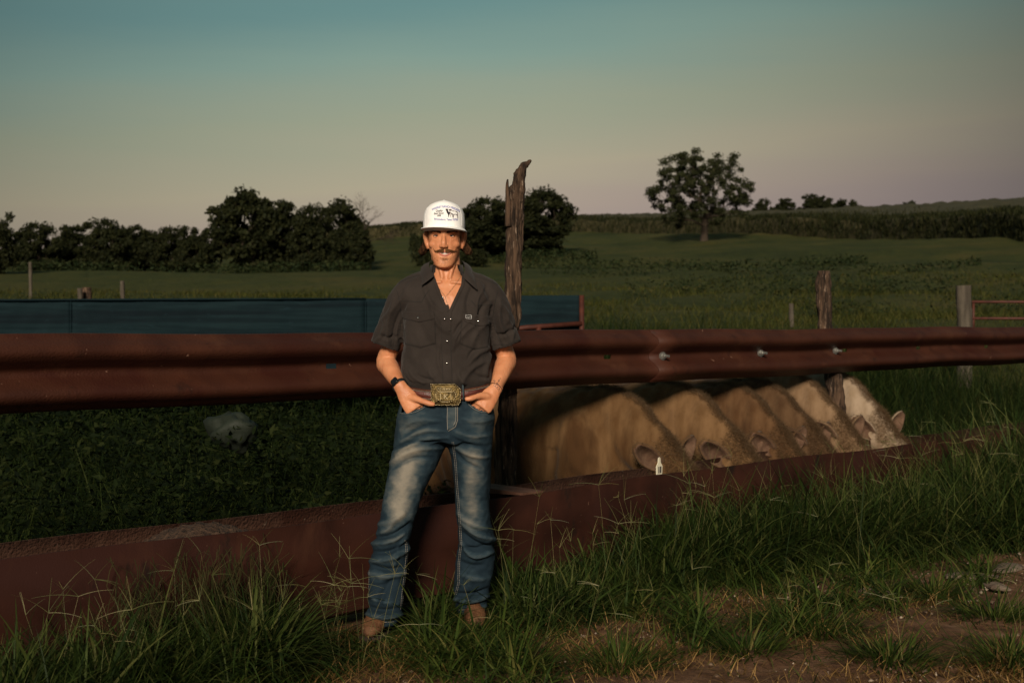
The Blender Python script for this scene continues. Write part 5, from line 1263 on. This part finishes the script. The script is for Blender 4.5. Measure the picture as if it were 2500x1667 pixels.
# ------------------------------------------------------------------ grass and weeds
def blades(x, y, L, w, seg=4, lean=(.1, .7), curl=(.3, 1.3), az=None, z0=None, g=rng):
    n = len(x); z = height(x, y) - .01 if z0 is None else z0
    a = g.uniform(0, 2 * np.pi, n) if az is None else az
    th = g.uniform(lean[0], lean[1], n); cu_ = g.uniform(curl[0], curl[1], n)
    P = np.stack([x, y, z], 1); rows = []; dirv = np.stack([np.cos(a), np.sin(a), 0 * a], 1)
    sa = a + g.normal(0, .5, n); side = np.stack([-np.sin(sa), np.cos(sa), 0 * a], 1); st = L / seg
    for i in range(seg + 1):
        f = i / seg; ww = w * (1 - f ** 2.2) * (.55 + .9 * min(f * 2.2, 1) * .5)
        if i < seg: rows += [P - side * ww[:, None], P + side * ww[:, None]]
        else: rows += [P]
        ang = np.minimum(th + cu_ * (i + .5) / seg, 2.7)
        P = P + (dirv * np.sin(ang)[:, None] + np.array([0, 0, 1.0]) * np.cos(ang)[:, None]) * st[:, None]
    k = 2 * seg + 1; V = np.stack(rows, 1).reshape(-1, 3); base = (np.arange(n) * k)[:, None]; T = []
    for i in range(seg - 1): T += [[2 * i, 2 * i + 1, 2 * i + 3], [2 * i, 2 * i + 3, 2 * i + 2]]
    T += [[2 * seg - 2, 2 * seg - 1, 2 * seg]]
    F = (base[:, None, :] + np.array(T)[None]).reshape(-1, 3)
    return V, F
def stuff(name, parts, mat, label=None):
    V = []; F = []; n = 0
    for v, f in parts: V.append(v); F.append(f + n); n += len(v)
    return tag(mk(name, np.concatenate(V), np.concatenate(F), mat, smooth=False), label, None, None, 'stuff')
def dirtd(x, y):
    """distance into the bare earth at the lower right"""
    d = ((x + .35) * .69 - (y - 5.35) * .72)
    P = np.stack([x, y, 0 * x], 1)
    return d + .34 * snoise(P, 1.3, 41, 3)
def keep(x, y):
    u = x / np.maximum(y, .1); return (np.abs(u) < .43)
def clumped(n, x0, x1, y0, y1, tufts, spread, g=rng):
    cx = g.uniform(x0, x1, tufts); cy = g.uniform(y0, y1, tufts); i = g.integers(0, tufts, n)
    return cx[i] + g.normal(0, spread, n), cy[i] + g.normal(0, spread, n), np.arctan2(g.normal(size=n), g.normal(size=n))
# short turf in front of the trough
P_ = []
x, y, az = clumped(150000, -3.2, 4.6, 4.7, 11.5, 1700, .085)
q = qof(x, y); dd = dirtd(x, y); m = keep(x, y) & (q < -.50) & (q > -4) & ((dd < 0) | (rng.random(len(x)) < .05)) & (y > 4.6)
x, y, az = x[m], y[m], az[m]; q = q[m]; bare = snoise(np.stack([x, y, 0 * x], 1), .9, 77, 2); mm = (bare > -.45) | (rng.random(len(x)) < .25) ; x, y, az, q = x[mm], y[mm], az[mm], q[mm]
L = rng.uniform(.04, .17, len(x)) * np.interp(x, [-2, -.6, 1], [.75, 1, 1]) * (1 + .5 * np.clip(1 - np.abs(q + .75) / .5, 0, 1))
L = L * (1 + .25 * snoise(np.stack([x, y, 0 * x], 1), .5, 5, 2))
L = np.where((np.abs(x / y + .112) < .045) & (y < 6.25), L * .30, L); L = np.where((x > -.33) & (x < -.15) & (y < 6.45) & (y > 5.7), L * .5, L)
P_.append(blades(x, y, L, rng.uniform(.0018, .0042, len(x)), 4, (.15, .9), (.5, 1.8), az))
# broad arching blades in crabgrass tufts
x, y, az = clumped(30000, -3.2, 4.4, 4.8, 11, 300, .06)
dd = dirtd(x, y); q = qof(x, y); m = keep(x, y) & (q < -.52) & (dd < .5) & ~((np.abs(x / y + .112) < .045) & (y < 6.25)) & ~((x > -.36) & (x < -.15) & (y < 6.45) & (y > 6.0))
x, y, az = x[m], y[m], az[m]; P_.append(blades(x, y, rng.uniform(.14, .34, len(x)), rng.uniform(.003, .0065, len(x)), 6, (.15, .9), (.9, 2.1), az))
# single tufts out on the bare earth
tc_ = [(S(1700, 1490, 5.9).x, 5.75), (S(1990, 1500, 6).x, 5.62), (S(1420, 1540, 5.6).x, 5.5), (S(2270, 1400, 6.4).x, 6.35), (S(2130, 1345, 7).x, 6.9), (S(2320, 1520, 5.6).x, 5.6), (S(1800, 1420, 6.2).x, 6.2), (S(1050, 1510, 5.6).x, 5.66), (S(1180, 1550, 5.5).x, 5.5), (S(1890, 1440, 6).x, 6.05)]
for (a_, b_) in tc_:
    n = 420; x = a_ + rng.normal(0, .07, n); y = b_ + rng.normal(0, .06, n); az = np.arctan2(y - b_, x - a_) + rng.normal(0, .4, n)
    P_.append(blades(x, y, rng.uniform(.09, .26, n), rng.uniform(.002, .005, n), 6, (.3, 1.1), (.4, 1.5), az))
stuff('grass', P_, M['grass'])
# straw mixed into the turf near the boots
x, y, az = clumped(22000, -1.9, 2.2, 5.0, 6.9, 150, .10); m = keep(x, y) & (qof(x, y) < -.5)
x, y = x[m], y[m]; V, F = blades(x, y, rng.uniform(.04, .14, len(x)), rng.uniform(.0015, .0035, len(x)), 3, (.6, 1.5), (.1, 1.0))
stuff('straw', [(V, F)], M['drygrass'])
# taller grass against the trough, rising to a bank on the right
P_ = []
n = 90000; s_ = rng.uniform(-3.4, 6.5, n); tuft = np.repeat(rng.uniform(0, 1, 700), 1); ti = rng.integers(0, 700, n); tp_s = rng.uniform(-3.4, 6.5, 700); tp_q = rng.uniform(-1.0, -.56, 700)
tp_q = np.where(tp_s > 1.0, tp_q - rng.uniform(0, 1.2, 700) * np.clip((tp_s - 1) / 2, 0, 1), tp_q)
man = (np.abs(tp_s - sof(-.40, 6.22)) < .42)
s_ = tp_s[ti] + rng.normal(0, .07, n); q = np.minimum(tp_q[ti] + rng.normal(0, .07, n), -.53)
ok = ~man[ti] | (rng.random(n) < .18); s_, q, ti = s_[ok], q[ok], ti[ok]; n = len(s_)
hgt = np.interp(s_, [-3.4, -2.2, -1.6, -.9, -.3, .5, 1.5, 2.6, 3.4, 4.2, 6.5], [.36, .38, .36, .30, .22, .44, .52, .52, .62, .78, .85]) * rng.uniform(.55, 1.15, 700)[ti]
X = .689 * s_ - .725 * q; Y = YC + .725 * s_ + .689 * q
clr = (np.abs(X / Y + .112) < .048) & (Y < 6.32); hgt = np.where(clr, hgt * .12, hgt); hgt = np.where((np.abs(X / Y + .027) < .02) & (Y < 6.5), hgt * .3, hgt)
P_.append(blades(X, Y, hgt * rng.uniform(.5, 1.4, n), .0018 + .0065 * rng.random(n) ** 2, 7, (.05, .85), (.4, 2.7)))
# bank of grass past the end of the trough on the right
n = 26000; ti = rng.integers(0, 500, n); cs = rng.uniform(3.3, 8.5, 500); cq = rng.uniform(-1.6, 1.0, 500); s_ = cs[ti] + rng.normal(0, .08, n); q = cq[ti] + rng.normal(0, .08, n)
X = .689 * s_ - .725 * q; Y = YC + .725 * s_ + .689 * q; m = (X / Y > .285) | ((q < -.53)); X, Y, ti = X[m], Y[m], ti[m]; n = len(X)
P_.append(blades(X, Y, rng.uniform(.35, .85, n) * rng.uniform(.7, 1.1, 500)[ti], .0025 + .006 * rng.random(n) ** 2, 7, (.05, .8), (.4, 2.5)))
stuff('tall_grass', P_, M['tallgrass'])
# star shaped seed heads on thin stalks
P_ = []; g = np.random.default_rng(12)
def rib(p, d, L, w, droop=.3):
    """thin curved stem as a ribbon of triangles"""
    pts = []; v = d.copy(); p = p.copy(); seg = 5
    for i in range(seg + 1):
        pts.append(p.copy()); v = v + np.array([0, 0, -droop / seg]); v /= np.linalg.norm(v); p = p + v * L / seg
    sd_ = np.array([.95, .3, 0]) if abs(d[0]) < .8 else np.array([.1, .2, 1.0]); Vv = []
    for i, q_ in enumerate(pts):
        ww = w * (1 - .6 * i / seg); Vv += [q_ - sd_ * ww, q_ + sd_ * ww]
    Ff = []
    for i in range(seg): a_ = 2 * i; Ff += [[a_, a_ + 1, a_ + 3], [a_, a_ + 3, a_ + 2]]
    return np.array(Vv), np.array(Ff), pts[-1]
def seedhead(X, Y, h, r, nsp):
    b_ = np.array([X, Y, H(X, Y)]); a_ = g.uniform(0, 6.28); d = np.array([math.cos(a_) * .22, math.sin(a_) * .22, 1.0]); d /= np.linalg.norm(d)
    v, f, tip = rib(b_, d, h, .0010, .35); P_.append((v, f))
    for k_ in range(nsp):
        a_ = g.uniform(0, 6.28); e_ = g.uniform(.0, 1.35); dd_ = np.array([math.cos(a_) * math.cos(e_), math.sin(a_) * math.cos(e_), math.sin(e_)])
        v, f, _ = rib(tip, dd_, r * g.uniform(.6, 1.2), .0009, .45); P_.append((v, f))
for i in range(170):
    s_ = g.uniform(-3.2, 4.6); q = g.uniform(-.95, -.58) - (g.uniform(0, .8) if s_ > 1 else 0)
    if abs(s_ - sof(-.40, 6.22)) < .30: continue
    p = along(s_, q); hh = np.interp(s_, [-3, -1.8, -1, .2, 1, 2.5, 4.5], [.45, .45, .52, .5, .58, .6, .85]) * g.uniform(.5, 1.12); seedhead(p.x, p.y, hh, g.uniform(.07, .17), int(g.integers(3, 8)))
for i in range(40): seedhead(g.uniform(-1.6, 2.2), g.uniform(5.4, 6.4), g.uniform(.12, .3), .08, 5)
stuff('seed_heads', P_, M['stalk'])
# kinked brown runner stems hanging over the trough on the left
P_ = []; sL0, sL1 = s_for(250, -.55), s_for(650, -.55)
for i in range(200):
    s_ = g.uniform(sL0, sL1); q = g.uniform(-.75, -.53); p = np.array(along(s_, q, g.uniform(.30, .50))); v = np.array([g.normal(0, .3), -abs(g.normal(0, .25)), -1.0]); n = int(g.integers(5, 12)); pts = [p.copy()]
    for k_ in range(n):
        v = v + g.normal(0, .5, 3) * [1, .6, .3]; v[2] -= .2; v /= np.linalg.norm(v); p = p + v * g.uniform(.03, .06); p[2] = max(p[2], .02); pts.append(p.copy())
    w = g.uniform(.0009, .0020); Vv = []
    for q_ in pts: Vv += [q_ - np.array([w, 0, 0]), q_ + np.array([w, 0, .0003])]
    Ff = []
    for k_ in range(len(pts) - 1): a_ = 2 * k_; Ff += [[a_, a_ + 1, a_ + 3], [a_, a_ + 3, a_ + 2]]
    P_.append((np.array(Vv), np.array(Ff)))
M['runner'] = leafmat('runner_stems', [(.012, .014, .005), (.022, .022, .008), (.040, .032, .013)], .1, .9, .05)
stuff('runner_stems', P_, M['runner'])
# a few single broad blades in front of the trough
P_ = []
for (dx, dy, YY, hh) in ((1195, 1195, 6.75, .50), (1186, 1200, 6.8, .42), (1480, 1330, 7.1, .45), (1560, 1330, 7.3, .4), (620, 1350, 6.0, .42), (100, 1420, 5.5, .45), (205, 1400, 5.6, .38), (60, 1450, 5.4, .34)):
    X0 = S(dx, dy, YY).x; n = 5; x = np.full(n, X0) + g.normal(0, .02, n); y = np.full(n, YY) + g.normal(0, .02, n)
    P_.append(blades(x, y, g.uniform(.8, 1.1, n) * hh, g.uniform(.006, .010, n), 8, (.05, .3), (.5, 1.6)))
stuff('broad_blades', P_, M['grass'])
# dark weeds between trough and panel on the left, lighter grass to the right
def leafy(x, y, zz, size, g=rng):
    n = len(x); a = g.normal(size=(n, 3)) * [1, 1, .5]; a /= np.linalg.norm(a, axis=1)[:, None]; b_ = np.cross(a, g.normal(size=(n, 3)) * [.5, .5, 1.6]); b_ /= np.linalg.norm(b_, axis=1)[:, None]
    c = np.stack([x, y, zz], 1); s_ = size; L = a * s_[:, None]; Wd = b_ * (s_ * .42)[:, None]; N_ = np.cross(a, b_) * (s_ * .22)[:, None]
    V = np.stack([c - L, c + Wd * 1.0 + N_ - L * .2, c + L, c - Wd + N_ - L * .2], 1).reshape(-1, 3)
    i = np.arange(n) * 4; F = np.concatenate([np.stack([i, i + 1, i + 2], 1), np.stack([i, i + 2, i + 3], 1)]); return V, F
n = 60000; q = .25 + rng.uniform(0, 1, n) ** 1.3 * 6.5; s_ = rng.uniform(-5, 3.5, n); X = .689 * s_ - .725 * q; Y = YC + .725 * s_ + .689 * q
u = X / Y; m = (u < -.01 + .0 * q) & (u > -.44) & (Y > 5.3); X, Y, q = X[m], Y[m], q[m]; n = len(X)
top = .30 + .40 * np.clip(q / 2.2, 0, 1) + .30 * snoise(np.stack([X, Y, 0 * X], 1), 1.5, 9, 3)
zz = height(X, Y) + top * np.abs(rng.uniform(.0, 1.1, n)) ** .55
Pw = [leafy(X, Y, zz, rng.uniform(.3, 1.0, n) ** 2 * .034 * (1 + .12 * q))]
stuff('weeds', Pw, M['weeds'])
n = 60000; q = .35 + rng.uniform(0, 1, n) * 9; s_ = rng.uniform(-7, 12, n); X = .689 * s_ - .725 * q; Y = YC + .725 * s_ + .689 * q; u = X / Y; m = (u > -.44) & (u < .43) & ((u < -.04) | (q > 2.6) | (s_ > 4.4)); X, Y, q = X[m], Y[m], q[m]
Pb = [blades(X, Y, rng.uniform(.3, .75, len(X)) * (.7 + .5 * np.clip(q / 3, 0, 1)), rng.uniform(.002, .0045, len(X)) * (1 + .15 * q), 5, (.05, .5), (.3, 1.4))]
stuff('rank_grass', Pb, M['rank'])
# pasture tufts up the slope
n = 90000; Y = np.exp(rng.uniform(math.log(12.5), math.log(75), n)); u = rng.uniform(-.42, .42, n); X = u * Y
den = snoise(np.stack([X, Y * .4, 0 * X], 1), 3.5, 15, 3); m = den > rng.normal(-.1, .35, n); X, Y, den = X[m], Y[m], den[m]; n = len(X)
stuff('pasture_grass', [blades(X, Y, rng.uniform(.10, .30, n) * (1 + .7 * np.clip(den, 0, 1)), .0035 * Y / 14 * rng.uniform(.6, 1.5, n), 3, (.1, .6), (.3, 1.2))], M['meadow'])
# rough growth under the far trees and along the ditch lines
Px = []
for (u0, u1, Y0, jit, hmax, nn) in ((-.40, -.10, 138, 3, 1.0, 5000), (-.06, .06, 150, 3, .9, 2600), (.08, .38, 60, 2.2, .8, 3600), (.20, .36, 33, 1.5, .55, 2400), (.0, .25, 118, 3, .8, 2600), (.02, .33, 86, 2.4, .55, 2200)):
    u = rng.uniform(u0, u1, nn); Y = Y0 * (1 - .25 * (u - u0)) + rng.normal(0, jit, nn) + 3 * np.sin(u * 60); X = u * Y; dn = snoise(np.stack([X, Y, 0 * X], 1), 9, 21, 2); k_ = dn > -.2; u, Y, X = u[k_], Y[k_], X[k_]
    Px.append(leafy(X, Y, height(X, Y) + rng.uniform(0, hmax, len(X)) ** 1.3, rng.uniform(.08, .22, len(X)) * Y0 / 110))
M['scrub'] = leafmat('scrub_leaves', [(.010, .018, .006), (.020, .030, .010), (.036, .042, .014)], .2, .7, .1)
stuff('scrub', Px, M['scrub'])
# pebbles and crumbs of earth
n = 5200; x = rng.uniform(-1.2, 3.4, n); y = rng.uniform(4.9, 8.8, n); dd = dirtd(x, y); m = keep(x, y) & (dd > -.15) & (qof(x, y) < -.7); x, y = x[m], y[m]; n = len(x)
oc = np.array([[1, 0, 0], [0, 1, 0], [-1, 0, 0], [0, -1, 0], [0, 0, .7], [0, 0, -.7]]); ofc = np.array([[0, 1, 4], [1, 2, 4], [2, 3, 4], [3, 0, 4], [1, 0, 5], [2, 1, 5], [3, 2, 5], [0, 3, 5]])
sz = .0022 + rng.exponential(.0030, n); c = np.stack([x, y, height(x, y) + .006], 1)
V = (c[:, None, :] + oc[None] * sz[:, None, None] * rng.uniform(.6, 1.4, (n, 6, 3))).reshape(-1, 3); F = (np.arange(n)[:, None, None] * 6 + ofc[None]).reshape(-1, 3)
M['pebble'] = leafmat('pebbles', [(.07, .04, .025), (.13, .085, .055), (.20, .145, .10), (.34, .27, .20)], 0, .9, .2)
stuff('pebbles', [(V, F)], M['pebble'])
def rock(name, dx, dy, Y, r, seed, lab, group=None, cat='stone', mat='stone'):
    p = S(dx, dy, Y); z = H(p.x, Y); mb = MB().ball((0, 0, 0), r, 26 if cat == 'rock' else 14, 16 if cat == 'rock' else 9); V = np.array(mb.V); V += V * ((.45 if cat == 'rock' else .22) * snoise(V, max(r) * 1.2, seed, 3))[:, None]
    ob = mk(name, V, mb.F, M[mat], None, loc=(p.x, Y, z + r[2] * .25), smooth=cat == 'rock'); ob.rotation_euler = (0, 0, seed); return tag(ob, lab, cat, group)
for i, (dx, dy, Y, r, lab) in enumerate(((1990, 1305, 6.92, (.05, .04, .03), 'pale rounded stone at the edge of the grass, left of a flatter one'), (2032, 1310, 6.9, (.045, .035, .022), 'flat pale stone at the edge of the grass, right of the rounded one'),
    (2235, 1262, 7.5, (.14, .07, .02), 'broad pale flat rock in the gravel strip at the right'), (2310, 1250, 7.7, (.16, .08, .02), 'long pale flat rock cut by the right edge of the gravel strip'), (2290, 1290, 7.2, (.10, .05, .018), 'smaller flat rock below the two broad ones in the gravel'),
    (1640, 1500, 5.86, (.022, .016, .012), 'small pale stone pair on bare soil, the left one'), (1655, 1499, 5.88, (.018, .014, .012), 'small pale stone pair on bare soil, the right one'), (2215, 1505, 5.72, (.022, .016, .014), 'ochre pebble standing out on the bare soil'),
    (2245, 1520, 5.66, (.028, .02, .014), 'grey stone beside the ochre pebble'), (2380, 1500, 5.8, (.03, .022, .015), 'grey stone at the bottom right edge'))):
    rock('stone', dx, dy, Y, r, i + 1, lab, 'pale stones on the bare soil')
# unidentified shape in the weeds, built as a plain dull lump
rock('rock', 530, 972, 9.4, (.17, .12, .12), 31, 'dull grey green lump half buried in the weeds left of the man', None, 'rock', 'lump_grey').location.z = S(530, 990, 9.4).z
